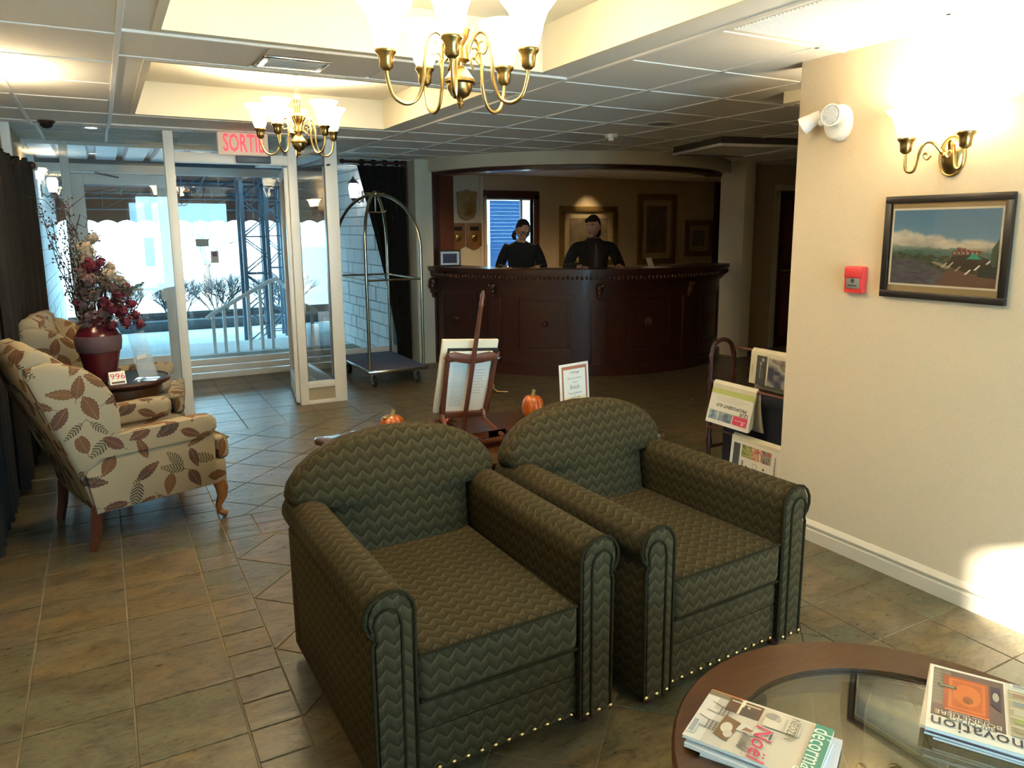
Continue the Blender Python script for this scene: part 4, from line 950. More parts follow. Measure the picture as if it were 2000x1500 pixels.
# ================================================================== LOBBY TABLE BEHIND THE CHAIRS
lt = thing('lobby_table', 'low dark wooden table with scalloped corners behind the olive chairs', 'table', (1.79, 3.55, 0))
hx, hy = .87, .45
def scal(sx, sy): return [(sx*(hx-.0),sy*(hy-.19)),(sx*(hx-.012),sy*(hy-.165)),(sx*(hx-.035),sy*(hy-.14)),(sx*(hx-.02),sy*(hy-.10)),(sx*(hx+.0),sy*(hy-.05)),(sx*(hx-.01),sy*(hy-.01)),(sx*(hx-.05),sy*hy),(sx*(hx-.10),sy*(hy-.02)),(sx*(hx-.14),sy*(hy-.005)),(sx*(hx-.2),sy*(hy))]
ol = scal(1,1) + list(reversed(scal(-1,1))) + scal(-1,-1) + list(reversed(scal(1,-1)))
part('tabletop', MB().prism(ol, .468, .50, 'z'), m_wood_t, lt, bevel=.010, seg=3, ang=30)
part('apron', MB().box(-.75,.75,-.36,-.34,.38,.468).box(-.75,.75,.34,.36,.38,.468).box(-.75,-.73,-.34,.34,.38,.468).box(.73,.75,-.34,.34,.38,.468), m_wood_d, lt, bevel=.003)
for x in (-.72,.72):
    for y in (-.33,.33): part('leg', MB().lathe([(.02,0),(.028,.03),(.02,.06),(.032,.14),(.038,.26),(.026,.31),(.035,.34),(.035,.40)],14,(x,y,0)), m_wood_d, lt)
tag(part('wooden_box', B(1.09,1.42,3.56,3.86,.5005,.545), m_wood_r, bevel=.005), 'flat red brown wooden box under the small pumpkin on the lobby table', 'box')
m_pump = mat('pumpkin_glaze', (.50,.115,.012), .28, col2=(.36,.07,.008), scale=14, coat=.4)
def pumpkin(label, loc, r, h, leaf):
    t = thing('pumpkin', label, 'pumpkin', loc, 0, 'ceramic pumpkins on the lobby table')
    mb = MB(); n = 54; vs = []; m = 14
    for k in range(n):
        a = 2*pi*k/n; lobe = 1-.13*(abs(cos(a*4.5))**.0 - abs(sin(a*4.5))**.55)
        for j in range(m+1):
            th = -pi/2+pi*j/m; rr = max(.001, cos(th))**.8*lobe
            zz = .5+.5*sin(th) - (.10*max(0, 1-abs(cos(th))*2.2) if th > 0 else 0)
            vs.append((r*rr*cos(a), r*rr*sin(a), h*max(0, zz)))
    mb.add(vs, [(k*(m+1)+j, ((k+1) % n)*(m+1)+j, ((k+1) % n)*(m+1)+j+1, k*(m+1)+j+1) for k in range(n) for j in range(m)])
    part('body', mb, m_pump, t, ang=80)
    part('stem', MB().tube([(0,0,h*.86),(.002,0,h*.98),(.006,0,h*.98+r*.30),(.012,0,h*.98+r*.42)], [r*.20,r*.15,r*.15,r*.19], 10), mat('green_gold_stem',(.16,.20,.10),.35,col2=(.35,.27,.08),scale=60), t)
    if leaf: part('leaf', MB().ell((-r*.62,-r*.2,h*.92),(r*.36,r*.28,r*.12),10,6), mat('gold_leaf',(.20,.17,.06),.3,.5), t)
    return t
pumpkin('small squat orange pumpkin with a gilt stem, left of the menu easel', (1.295, 3.75, .5455), .066, .088, True)
pumpkin('tall orange pumpkin beside the brunch sign, between the olive chairs', (2.155, 3.72, .5005), .066, .155, False)
# brunch sign
sg = thing('tabletop_sign', 'white framed brunch sign with copper border on the lobby table', 'sign', (2.355, 3.72, .5005), radians(11))
part('board', B(0,.245,0,.006,0,.305), m_white, sg, bevel=.001, rot=(radians(-4),0,0)); part('foot', B(.09,.155,0,.10,0,.006), m_white, sg)
pp = Print(); pp.rect(.016,.014,.229,.290,(.42,.16,.10)); pp.rect(.030,.028,.215,.270,(.80,.80,.74)); pp.rect(.030,.028,.215,.10,(.80,.68,.42))
pp.text("L'Heritage", .122, .250, .024, (.08,.08,.08), 0, .8, .3); pp.text('Nous vous convions', .122, .215, .019, (.25,.25,.25), 0, .75); pp.text('à notre', .122, .190, .018, (.25,.25,.25), 0, .8); pp.text('Brunch', .122, .158, .038, (.22,.22,.22), 0, .72); pp.text('Tous les dimanches', .122, .122, .018, (.15,.15,.15), 0, .8); pp.text('de', .122, .108, .012, (.15,.15,.15)); pp.text('10h00 à 14h00', .122, .092, .017, (.15,.15,.15), 0, .8); pp.rect(.12,.052,.18,.056,(.35,.25,.12))
pp.disc(.070,.062,.026,(.33,.07,.03),.022); pp.disc(.090,.055,.02,(.45,.12,.04),.016); pp.rect(.066,.08,.074,.092,(.25,.10,.05))
pp.build('printing', sg, (0,-.0008,0), (1,0,0), (0,sin(radians(4)),cos(radians(4))))
# red silk flower sprig
fs_ = thing('flower_sprig', 'red silk flower with dark brown foliage at the foot of the menu easel', 'flowers', (1.535, 3.66, .5005))
mb = MB()
for k in range(26):
    a = rnd.uniform(0, 6.28); d = Vector((cos(a), .6*sin(a), rnd.uniform(-.2,.8))).normalized(); q = Vector((.0,-.05,.085)); s_ = d.cross(Vector((.3,.2,1))).normalized()*.012
    mb.add([q, q+d*.026+s_*1.2, q+d*.05, q+d*.026-s_*1.2], [(0,1,2,3)])
part('blossom', mb, mat('scarlet_petals',(.55,.02,.04),.6), fs_, smooth=False, merge=False)
mb = MB()
for k in range(70):
    a = rnd.uniform(0, 6.28); q = Vector((rnd.uniform(-.12,.10), rnd.uniform(-.05,.05), rnd.uniform(.0,.08))); d = Vector((cos(a), .5*sin(a), rnd.uniform(0,.9))).normalized(); s_ = d.orthogonal().normalized()*.009
    mb.add([q, q+d*.03+s_, q+d*.055, q+d*.03-s_], [(0,1,2,3)])
part('foliage', mb, mat('brown_foliage',(.07,.045,.02),.8,col2=(.12,.07,.03),scale=30), fs_, smooth=False, merge=False)
# menu easel, seen from its rear side, leaning towards the chairs
es = thing('menu_easel', 'dark wooden menu easel with a tall turned post standing on the lobby table', 'easel', (1.64, 3.62, .5005))
RX = (radians(12), radians(4), 0)
def epart(name, mb, m, par=None, **k):
    o = part(name, mb, m, par or es, **k)
    if par is None: o.rotation_euler = RX
    return o
part('base_box', MB().box(-.02,.20,-.30,-.15,.0,.012).box(-.02,.20,-.30,-.29,.012,.05).box(-.02,.20,-.16,-.15,.012,.05).box(-.02,-.01,-.29,-.16,.012,.05).box(.19,.20,-.29,-.16,.012,.05), m_wood_r, es, bevel=.003)
for s in (-1, 1):
    epart('upright', MB().tube([(s*.125,0,.12),(s*.130,0,.2),(s*.136,0,.33),(s*.140,0,.47)], [.015,.015,.015,.016], 6), m_wood_r, ang=30)
    part('leg', MB().tube([(s*.122,-.028,.14),(s*.118,-.05,.09),(s*.128+.02,-.13,.045),(s*.14+.03,-.18,.0145)], [.015,.014,.013,.014], 6), m_wood_r, es)
    epart('scroll', MB().tube([(s*.140,-.01,.463),(s*.150,-.01,.480),(s*.156,-.01,.462),(s*.146,-.01,.452)], .012, 8), m_wood_r)
cr_ = [(-.15,.435),(-.10,.440),(-.06,.432),(0,.424),(.06,.432),(.10,.440),(.15,.435),(.15,.475),(.10,.488),(.05,.478),(0,.470),(-.05,.478),(-.10,.488),(-.15,.475)]
epart('crest_rail', MB().prism(cr_, -.016, .012, 'y'), m_wood_r, bevel=.004)
epart('lower_rail', B(-.13,.13,-.012,.012,.115,.145), m_wood_r, bevel=.003)
epart('post', MB().tube([(0,-.018,.02),(0,-.018,.5),(0,-.018,.74),(0,-.018,.76),(0,-.018,.77),(0,-.018,.80),(0,-.018,.83)], [.013,.013,.011,.014,.010,.013,.006], 10), m_wood_r, ang=70)
epart('page_hook', MB().tube([(.15,.0,.30),(.155,-.01,.275),(.17,-.015,.262),(.24,-.02,.258)], .0035, 6), m_brass_l)
bd = epart('menu_board', B(-.165,.16,.030,.050,.13,.545), mat('cream_board',(.62,.58,.47),.7), bevel=.002)
epart('backing_sheet', B(-.135,.16,.022,.029,.13,.50), m_black)
pg = epart('menu_sheet', B(-.125,.125,.012,.021,.135,.485), m_paper)
pp = Print(); pp.lines(.03,.115,.03,.27,26,(.45,.48,.52),.35,.15); pp.lines(.14,.23,.10,.25,9,(.55,.58,.62),.25,.3); pp.build('printing', pg, (-.125,.0115,.145), (1,0,0), (0,0,1))

# ================================================================== LUGGAGE CART
lc_ = thing('luggage_cart', 'brass and chrome domed luggage cart with blue grey carpet deck', 'luggage cart', (2.61, 7.86, 0))
ax_, ay_ = .33, .575
part('deck_frame', B(-ax_,ax_,-ay_,ay_,.155,.188), m_chrome, lc_, bevel=.008); part('carpet', B(-ax_+.02,ax_-.02,-ay_+.02,ay_-.02,.186,.194), m_carpet, lc_, bevel=.003)
px_, py_ = .295, .52
for sx in (-1, 1):
    for sy in (-1, 1):
        pts = [(sx*px_,sy*py_,.19),(sx*px_,sy*py_,1.0),(sx*px_,sy*py_,1.42)]
        for k in range(1, 13):
            th = pi/2*k/12; pts.append((sx*px_*max(.04, cos(th)), sy*py_*max(.04, cos(th)), 1.43+.56*sin(th)))
        part('hoop_tube', MB().tube(pts, .0165, 10), m_brassy, lc_)
        cs = part('caster', MB().box(sx*.24-.022,sx*.24-.016,sy*.45-.04,sy*.45+.03,.06,.155).box(sx*.24+.016,sx*.24+.022,sy*.45-.04,sy*.45+.03,.06,.155).box(sx*.24-.03,sx*.24+.03,sy*.45-.03,sy*.45+.03,.14,.157), m_chrome, lc_, bevel=.002)
        w = MB().lathe([(.02,-.017),(.056,-.017),(.062,-.010),(.062,.010),(.056,.017),(.02,.017)],20); w.v = [(sx*.24+z, sy*.45-.03+x, .062+y) for x, y, z in w.v]
        part('wheel', w, m_rubber, cs); w = MB().lathe([(.0,-.019),(.034,-.019),(.034,.019),(0,.019)],16); w.v = [(sx*.24+z, sy*.45-.03+x, .062+y) for x, y, z in w.v]; part('hub', w, m_chrome, cs)
for sx in (-1, 1): part('side_bar', MB().tube([(sx*px_,-py_,1.11),(sx*px_,py_,1.11)], .0105, 8), m_brassy, lc_)
for sy in (-1, 1): part('end_bar', MB().tube([(-px_,sy*py_,1.11),(px_,sy*py_,1.11)], .0105, 8), m_brassy, lc_)
part('crown', MB().lathe([(.035,1.975),(.05,1.985),(.05,2.002),(.028,2.012),(.02,2.025),(.0,2.03)],18).box(-.10,.10,-.02,.02,1.998,2.008), m_brass_l, lc_)
part('hanger_rod', MB().tube([(0,0,1.98),(0,0,1.80)], .009, 8), m_chrome, lc_); part('hanger_bar', MB().tube([(-.11,0,1.80),(.10,0,1.80),(.115,0,1.82)], .010, 8), m_chrome, lc_)

# ================================================================== RECEPTION
CX, CY, RD = 5.5, 8.5, 2.05
dk = thing('reception_desk', 'curved dark mahogany reception desk with raised panels and carved brackets', 'desk', (CX, CY, 0))
A0, A1 = 183, 311.5
part('desk_body', MB().arc(0,0,RD-.14,RD-.08,A0,A1,.10,1.06,60), m_wood_d, dk, ang=20)
part('plinth', MB().arc(0,0,RD-.14,RD-.05,A0,A1,0,.12,60), m_wood_d, dk, ang=20)
part('cornice', MB().arc(0,0,RD-.14,RD-.05,A0,A1,1.0,1.03,60).arc(0,0,RD-.14,RD-.02,A0,A1,1.03,1.06,60).arc(0,0,RD-.14,RD+.01,A0,A1,1.06,1.12,60), m_wood_d, dk, ang=20)
part('countertop', MB().arc(0,0,RD-.42,RD+.035,A0,A1,1.135,1.185,64).arc(0,0,RD-.40,RD+.015,A0,A1,1.12,1.135,64), m_wood_d, dk, ang=20)
m_carve = mat('carved_mahogany', (.05,.016,.010), .3, coat=.3)
leafm = MB()
for k in range(90):
    a = radians(A0+1+(A1-A0-2)*k/89); leafm.ell(((RD+.012)*cos(a), (RD+.012)*sin(a), 1.09+.006*(k % 2)), (.018,.018,.022), 7, 5)
o = part('carved_band', leafm, m_carve, dk); o['kind'] = 'stuff'
def pframe(a0, a1, z0, z1):
    r0, r1 = RD-.085, RD-.055
    mb = MB(); w = 1.3
    mb.arc(0,0,r0,r1,a0,a1,z0,z0+.045,10).arc(0,0,r0,r1,a0,a1,z1-.045,z1,10).arc(0,0,r0,r1,a0,a0+w,z0,z1,2).arc(0,0,r0,r1,a1-w,a1,z0,z1,2)
    f = part('panel_moulding', mb, m_wood_d, dk, ang=20)
    part('raised_panel', MB().arc(0,0,r0,r0+.012,a0+2.2,a1-2.2,z0+.075,z1-.075,8), m_wood_d, f, bevel=.004, ang=20)
    am = radians((a0+a1)/2); c = (r1*cos(am), r1*sin(am), (z0+z1)/2+.02)
    ro = MB().ell(c, (.02,.02,.028), 8, 6)
    for k in range(8):
        b = pi*k/4; e = Vector((-sin(am), cos(am), 0)); q = Vector(c)+e*.035*cos(b)+Vector((0,0,.035*sin(b))); ro.ell(q, (.016,.016,.016), 6, 4)
    part('rosette', ro, m_carve, f)
for a0, a1 in ((187,205),(219.5,239),(254,273),(288,306)): pframe(a0, a1, .24, .90)
for am in (212, 246.5, 280.5):
    a = radians(am); e = Vector((cos(a), sin(a), 0)); t_ = Vector((-sin(a), cos(a), 0)); mb = MB()
    part('pilaster', MB().arc(0,0,RD-.085,RD-.055,am-2.4,am+2.4,.12,.86,4), m_wood_d, dk, bevel=.004, ang=20)
    for z, r, d in ((.98,.05,.03),(.93,.042,.02),(.885,.03,.008),(.86,.02,.0)): mb.ell(e*(RD-.06+d)+Vector((0,0,z)), (r*.8,r*.8,r), 9, 6)
    mb.ell(e*(RD-.01)+t_*.03+Vector((0,0,1.0)), (.02,.02,.02), 7, 5).ell(e*(RD-.01)-t_*.03+Vector((0,0,1.0)), (.02,.02,.02), 7, 5)
    part('carved_bracket', mb, m_carve, dk)
# scrolled bracket at the left end
mb = MB()
for z, x, r in ((1.0,-.02,.055),(.95,-.03,.05),(.89,-.015,.04),(.83,0,.028)): mb.ell((-RD+.03+x,-.13,z), (r,.06,r), 10, 6)
part('end_bracket', mb, m_carve, dk)
# bowed header over the desk
struct('trim_5', MB().arc(CX,CY,RD-.10,RD,182.3,313.2,2.29,H,70), m_cream, ang=20)
struct('trim_6', MB().arc(CX,CY,RD-.30,RD-.10,183,313,2.25,2.31,50), m_wood_d, ang=20)
struct('trim_7', B(4.05,4.56,10.16,10.30,0,2.41), m_wood_r, bevel=.006)
struct('trim_8', B(9.76,10.9,10.20,10.30,0,2.42), m_wood_d, bevel=.006)
struct('trim_9', B(3.50,3.60,8.43,8.60,0,2.29), m_wood_d, bevel=.005)
struct('trim_10', B(4.565,5.10,10.28,10.30,0,2.42), m_cream, smooth=False)
struct('trim_11', B(5.04,5.10,10.27,10.30,0,2.42), m_trimw, bevel=.003)
# things on the counter
def onarc(ang, r, z): a = radians(ang); return (CX+r*cos(a), CY+r*sin(a), z)
pf = thing('photo_frame', 'small black framed picture with white mat on the left end of the reception counter', 'picture frame', onarc(190, RD-.12, 1.186), radians(-9))
part('frame', MB().box(-.13,.13,-.012,.012,0,.016).box(-.13,.13,-.012,.012,.174,.19).box(-.13,-.114,-.012,.012,.016,.174).box(.114,.13,-.012,.012,.016,.174).box(-.114,.114,-.002,.012,.016,.174), m_frame_b, pf, bevel=.002)
part('mat_board', B(-.114,.114,-.006,-.002,.016,.174), m_paper, pf); part('photo', B(-.085,.085,-.0075,-.006,.040,.150), mat('violet_photo',(.025,.016,.055),.3,col2=(.055,.035,.10),scale=25), pf)
ch = thing('card_holder', 'white leaning card on the right part of the reception counter', 'card', onarc(268, RD-.28, 1.186), radians(12))
part('card', MB().add([(-.05,-.03,0),(.05,-.03,0),(.09,.05,.10),(.0,.05,.10),(-.05,-.025,0),(.05,-.025,0),(.09,.055,.10),(.0,.055,.10)], [(0,1,2,3),(4,7,6,5),(0,4,5,1),(1,5,6,2),(2,6,7,3),(3,7,4,0)]), m_paper, ch, smooth=False); part('foot', B(-.05,.05,-.03,.06,0,.004), m_paper, ch)
tag(part('paper_sheet', B(5.30,5.58,6.53,6.72,1.1855,1.1875), m_paper), 'white papers lying flat on the reception counter in front of the man', 'papers')
# things on the office wall
def gilt(label, x0, x1, z0, z1, fw, mw, col, group=None):
    t = thing('framed_picture', label, 'picture', ((x0+x1)/2, 10.3, (z0+z1)/2)); w, h = (x1-x0)/2, (z1-z0)/2
    for a in ((-w,w,-h,-h+fw),(-w,w,h-fw,h),(-w,-w+fw,-h+fw,h-fw),(w-fw,w,-h+fw,h-fw)): part('frame_bar', B(a[0],a[1],-.04,-.001,a[2],a[3]), m_gold, t, bevel=.010, seg=2)
    part('mat_board', B(-w+fw,w-fw,-.012,-.002,-h+fw,h-fw), m_mat_tan, t)
    part('print', B(-w+fw+mw,w-fw-mw,-.014,-.012,-h+fw+mw,h-fw-mw), mat('sepia_print_'+label[:6], col, .6, col2=tuple(c*.45 for c in col), scale=7), t)
    return t
gilt('large gilt framed landscape print behind the man at reception', 6.46, 7.60, 1.02, 1.98, .09, .10, (.27,.21,.12))
gilt('tall gilt framed print with wide mat, right of the large one at reception', 8.03, 8.87, 1.0, 2.20, .10, .10, (.20,.16,.09))
gilt('small gilt framed print at the right end of the reception wall', 9.09, 9.74, 1.12, 1.76, .09, .09, (.28,.25,.18))
sh_ = thing('shield_plaque', 'shield shaped wooden plaque high on the reception wall', 'plaque', (4.82, 10.275, 1.99))
so = [(-.17,.16),(-.13,.185),(-.05,.19),(0,.215),(.05,.19),(.13,.185),(.17,.16),(.15,.06),(.15,-.12),(.11,-.2),(0,-.245),(-.11,-.2),(-.15,-.12),(-.15,.06)]
part('board', MB().prism(so, -.03, 0, 'y'), mat('tan_plaque_wood',(.34,.22,.10),.4,col2=(.26,.16,.07),scale=12), sh_, bevel=.006)
part('plate', MB().prism([(-.09,.0),(.09,.0),(.09,-.14),(0,-.19),(-.09,-.14)], -.036, -.03, 'y'), m_gold, sh_, bevel=.002); part('stud', MB().ell((0,-.034,.06),(.02,.012,.02),8,6), m_chrome, sh_)
for x, lab in ((4.62,'left one of the two wooden award plaques below the shield plaque'),(4.93,'right one of the two wooden award plaques below the shield plaque')):
    t = thing('award_plaque', lab, 'plaque', (x, 10.16 if x < 4.7 else 10.275, 1.52), 0, 'award plaques at reception')
    if x < 4.7: t.location = (4.66, 10.275, 1.52)
    part('board', MB().prism([(-.125,.19),(.125,.19),(.125,-.15),(.08,-.17),(.03,-.20),(-.03,-.20),(-.08,-.17),(-.125,-.15)], -.025, 0, 'y'), mat('brown_plaque_wood',(.24,.12,.05),.35,col2=(.17,.08,.03),scale=12), t, bevel=.005)
    part('plate', B(-.07,.07,-.029,-.025,.08,.14), m_black, t); part('medal', MB().ell((0,-.03,-.03),(.05,.012,.06),12,6), m_brass, t)
tag(part('downlight_or_fill_ring', MB().lathe([(.07,-.004),(.09,-.008),(.085,-.014),(.06,-.010),(.05,0)],20,(7.0,9.95,H)), m_white), 'recessed downlight over the large gilt picture at reception', 'light')
def spot(loc, w, tilt, size):
    pl = bpy.data.lights.new('downlight_or_fill_spot', 'SPOT'); pl.energy = w; pl.color = (1,.74,.42); pl.spot_size = radians(size); pl.spot_blend = .8; pl.shadow_soft_size = .05
    o = bpy.data.objects.new('downlight_or_fill_spot', pl); COL.objects.link(o); o.location = loc; o.rotation_euler = (radians(tilt), 0, 0)
spot((7.0, 9.95, H-.03), 14, 20, 70)
for x, y, lab in ((4.55,8.35,'added fill light in the office ceiling above the woman, behind the bowed header'),(5.9,8.1,'added fill light in the office ceiling right of the man, behind the bowed header')):  # two unseen lamps added to brighten the clerks and the office wall
    tag(part('downlight_or_fill_ring', MB().lathe([(.07,-.004),(.09,-.008),(.085,-.014),(.06,-.010),(.05,0)],20,(x,y,H)), m_white), lab, 'light'); spot((x, y, H-.03), 60 if x < 5 else 40, 14, 130)

# ================================================================== PEOPLE
def skin_mesh(verts, edges, root, sub=2):
    me = bpy.data.meshes.new('skin'); me.from_pydata([v[:3] for v in verts], edges, []); ob = bpy.data.objects.new('skin', me); COL.objects.link(ob)
    md = ob.modifiers.new('s', 'SKIN'); md.use_smooth_shade = True
    lay = me.skin_vertices[0].data
    for i, v in enumerate(verts): lay[i].radius = (v[3], v[4] if len(v) > 4 else v[3]); lay[i].use_root = (i == root)
    sb = ob.modifiers.new('b', 'SUBSURF'); sb.levels = sub; sb.render_levels = sub
    dg = bpy.context.evaluated_depsgraph_get(); out = bpy.data.meshes.new_from_object(ob.evaluated_get(dg))
    mb = MB(); mb.add([v.co[:] for v in out.vertices], [tuple(p.vertices) for p in out.polygons])
    bpy.data.objects.remove(ob); bpy.data.meshes.remove(me); bpy.data.meshes.remove(out); return mb
def blend(mb, vox, it):
    me = bpy.data.meshes.new('blend'); me.from_pydata(mb.v, [], mb.f); ob = bpy.data.objects.new('blend', me); COL.objects.link(ob)
    md = ob.modifiers.new('r', 'REMESH'); md.mode = 'VOXEL'; md.voxel_size = vox; sm = ob.modifiers.new('s', 'SMOOTH'); sm.iterations = it; sm.factor = .5
    dg = bpy.context.evaluated_depsgraph_get(); out_me = bpy.data.meshes.new_from_object(ob.evaluated_get(dg)); out = MB()
    out.add([v.co[:] for v in out_me.vertices], [tuple(p.vertices) for p in out_me.polygons]); bpy.data.objects.remove(ob); bpy.data.meshes.remove(me); bpy.data.meshes.remove(out_me); return out
def person(label, loc, rz, k, yaw, nod, wide, female):
    t = thing('person', label, 'person', loc, rz)
    S = wide
    sh_y = .0 if not female else -.05
    top = {'pel': (0,.02,.94), 'wai': (0,.0,1.10), 'che': (0,sh_y*.6,1.32), 'nb': (0,sh_y,1.47), 'nk': (0,sh_y-.03,1.545)}
    V = [(*top['pel'],.15*S,.105),(*top['wai'],.135*S,.10),(*top['che'],.165*S,.11),(*top['nb'],.075,.065),(*top['nk'],.060,.062)]
    E = [(0,1),(1,2),(2,3),(3,4)]
    hands = []
    for s in (-1, 1):
        b = len(V); V += [(s*.17*S,sh_y,1.425,.066,.062),(s*(.255*S+.01),sh_y-.02,1.19,.048,.046),(s*.20*S,sh_y-.25,1.20,.034,.032),(s*.17*S,sh_y-.31,1.205,.030,.018)]
        E += [(2,b),(b,b+1),(b+1,b+2),(b+2,b+3)]; hands.append((s, Vector((s*.17*S, sh_y-.31, 1.205))))
        b = len(V); V += [(s*.095,.02,.86,.10),(s*.105,.0,.48,.066),(s*.105,.03,.09,.042),(s*.115,-.10,.04,.038)]
        E += [(0,b),(b,b+1),(b+1,b+2),(b+2,b+3)]
    body = skin_mesh(V, E, 0); skin0 = MB(); skin0.v = list(body.v); skin0.f = list(body.f)
    # five separate fingers and a thumb on each hand, resting on the counter
    for s, w in hands:
        for i, (dx, ln) in enumerate(((-.030,.062),(-.011,.075),(.010,.070),(.030,.055))):
            p = w+Vector((dx,-.02,0)); body.tube([p, p+Vector((dx*.2,-.045,.004)), p+Vector((dx*.3,-.045-ln*.5,-.004)), p+Vector((dx*.3,-.04-ln,-.018))], [.010,.009,.0085,.006], 6)
        p = w+Vector((-s*.026,.0,0)); body.tube([p, p+Vector((-s*.03,-.03,-.004)), p+Vector((-s*.035,-.06,-.01))], [.012,.010,.007], 6)
    # head
    Hc = Vector(top['nk'])+Vector((0,-.015,.135))
    hm = Matrix.Translation(Vector(top['nk'])+Vector((0,.0,-.01))) @ Matrix.Rotation(yaw, 4, 'Z') @ Matrix.Rotation(nod, 4, 'X') @ Matrix.Translation((0,-.022,.118)) @ Matrix.Scale(1.07, 4)
    hd = MB()
    def shape(q):
        x, y, z = q
        if z < 0: x *= 1-.30*(-z)**1.6; y = y*(1-.12*(-z)) - .10*(-z)*(1 if y < 0 else 2.2)
        if y < -.3 and -.15 < z < .22: y += .04*(abs(x) > .25)
        return Vector((x, y, z))
    hd.ell((0,0,0),(.073,.092,.118),24,18,shape)
    hd.add([(0,-.089,.022),(-.011,-.088,-.008),(.011,-.088,-.008),(0,-.118,-.022),(-.017,-.090,-.030),(.017,-.090,-.030)], [(0,1,3),(0,3,2),(1,4,3),(3,5,2),(4,5,3),(0,2,1),(1,2,5,4)])
    for s in (-1, 1):
        hd.ell((s*.074,.005,-.005),(.010,.022,.034),8,6); hd.ell((s*.031,-.080,.036),(.026,.012,.008),8,5); hd.ell((s*.034,-.062,-.020),(.026,.020,.024),8,5)
    hd.ell((0,-.076,-.090),(.026,.020,.020),10,6)
    hd = blend(hd, .0055, 5); body.xf = hm; body.add(hd.v, hd.f)
    b = part('body', body, m_skin, t, ang=80, merge=False)
    fm = MB(); fm.xf = hm
    for s in (-1, 1): fm.ell((s*.031,-.083,.010),(.012,.008,.0045),8,5)
    part('eye', fm, m_eye, t)
    fm = MB(); fm.xf = hm
    for s in (-1, 1): fm.ell((s*.031,-.0895,.009),(.0045,.003,.004),8,5); fm.tube([(s*.016,-.094,.032),(s*.034,-.092,.038),(s*.052,-.080,.032)], .0035, 5)
    part('eyebrow', fm, m_hair, t)
    fm = MB(); fm.xf = hm; fm.ell((0,-.098,-.052),(.022,.006,.006),10,5); part('lips', fm, m_lip, t)
    # hair
    hr_ = MB()
    def cap(q):
        x, y, z = q
        f1 = min(1, max(0, (z-.30-.25*(abs(x) < .45))/.30)); f2 = min(1, max(0, (y+.25)/.25)); k_ = .90+.16*max(f1, f2)
        if z < -.45: k_ *= .86
        return Vector((x*k_, y*k_+.01, z*k_))
    hr_.ell((0,.008,.004),(.076,.096,.118),24,18,cap)
    if female:
        hr_.ell((0,.10,.03),(.045,.045,.05),12,8)
        for i in range(10): a = .6*i; hr_.tube([(-.05,.05,-.02),(-.075+.012*cos(a),.05+.012*sin(a),-.05),(-.085+.018*cos(a+1),.04+.02*sin(a+1),-.09),(-.07+.02*cos(a+2),.03+.02*sin(a+2),-.13)], [.014,.012,.010,.004], 5)
    else:
        hr_.ell((0,.055,-.06),(.066,.055,.075),12,8); hr_.ell((.012,-.050,.086),(.054,.044,.032),12,8); hr_.ell((-.04,-.05,.07),(.03,.04,.03),10,6)
    h2 = MB(); h2.xf = hm; hb = blend(hr_, .007, 4); h2.add(hb.v, hb.f); part('hair', h2, m_hair, t, ang=80, merge=False)
    if female:
        g = MB(); g.xf = hm
        for s in (-1, 1):
            g.tube([(s*.031+.024*cos(a),-.097,.010+.017*sin(a)) for a in [2*pi*i/14 for i in range(14)]], .0025, 5, closed=True); g.tube([(s*.055,-.094,.014),(s*.078,-.04,.016),(s*.078,.01,.008)], .0025, 5)
        g.tube([(-.008,-.099,.012),(.008,-.099,.012)], .0025, 5); part('glasses', g, m_black, t)
    # clothes follow the body
    def garment(name, m, off, test):
        bmg = bmesh.new(); vv = [bmg.verts.new(p) for p in skin0.v]
        for q in skin0.f:
            c = sum((Vector(skin0.v[i]) for i in q), Vector())/len(q)
            if test(c):
                try: bmg.faces.new([vv[i] for i in q])
                except ValueError: pass
        bmesh.ops.delete(bmg, geom=[v for v in bmg.verts if not v.link_faces], context='VERTS'); bmg.normal_update()
        for v in bmg.verts: v.co += v.normal*off
        me = bpy.data.meshes.new(name); bmg.to_mesh(me); bmg.free(); me.materials.append(m); me.shade_smooth(); return link(name, me, t)
    def arms_ok(c): return not any((c-w).length < .062 for _, w in hands) and c.y > sh_y-.275
    if female: garment('sweater', m_cloth_b, .012, lambda c: .90 < c.z < 1.495 and arms_ok(c))
    else:
        garment('shirt', m_cloth_s, .008, lambda c: 1.0 < c.z < 1.52 and abs(c.x) < .16)
        garment('jacket', m_cloth_b, .016, lambda c: .86 < c.z < 1.515 and arms_ok(c) and not (c.y < 0 and c.z > 1.12 and abs(c.x) < .012+(c.z-1.12)*.22))
    garment('trousers', m_cloth_b, .010, lambda c: .10 < c.z < .96 and abs(c.x) < .24)
    for s in (-1, 1): part('shoe', MB().ell((s*.115,-.06,.045),(.05,.14,.045),12,8), m_black, t)
    if not female:
        part('shirt_collar', MB().tube([(.0,sh_y-.085,1.44),(.05,sh_y-.06,1.49),(.062,sh_y+.02,1.51),(0,sh_y+.06,1.52),(-.062,sh_y+.02,1.51),(-.05,sh_y-.06,1.49),(0,sh_y-.085,1.44)], .014, 6), m_cloth_s, t)
        part('tie', MB().add([(-.014,-.105,1.455),(.014,-.105,1.455),(.020,-.128,1.36),(.026,-.128,1.14),(0,-.128,1.10),(-.026,-.128,1.14),(-.020,-.128,1.36),(-.014,-.095,1.455),(.014,-.095,1.455),(.020,-.11,1.36),(.026,-.11,1.14),(0,-.11,1.10),(-.026,-.11,1.14),(-.020,-.11,1.36)], [(0,1,2,3,4,5,6),(13,12,11,10,9,8,7)]+[(i, i+7, (i+1) % 7+7, (i+1) % 7) for i in range(7)]), m_tie, t)
    t.scale = (k, k, k)
    return t
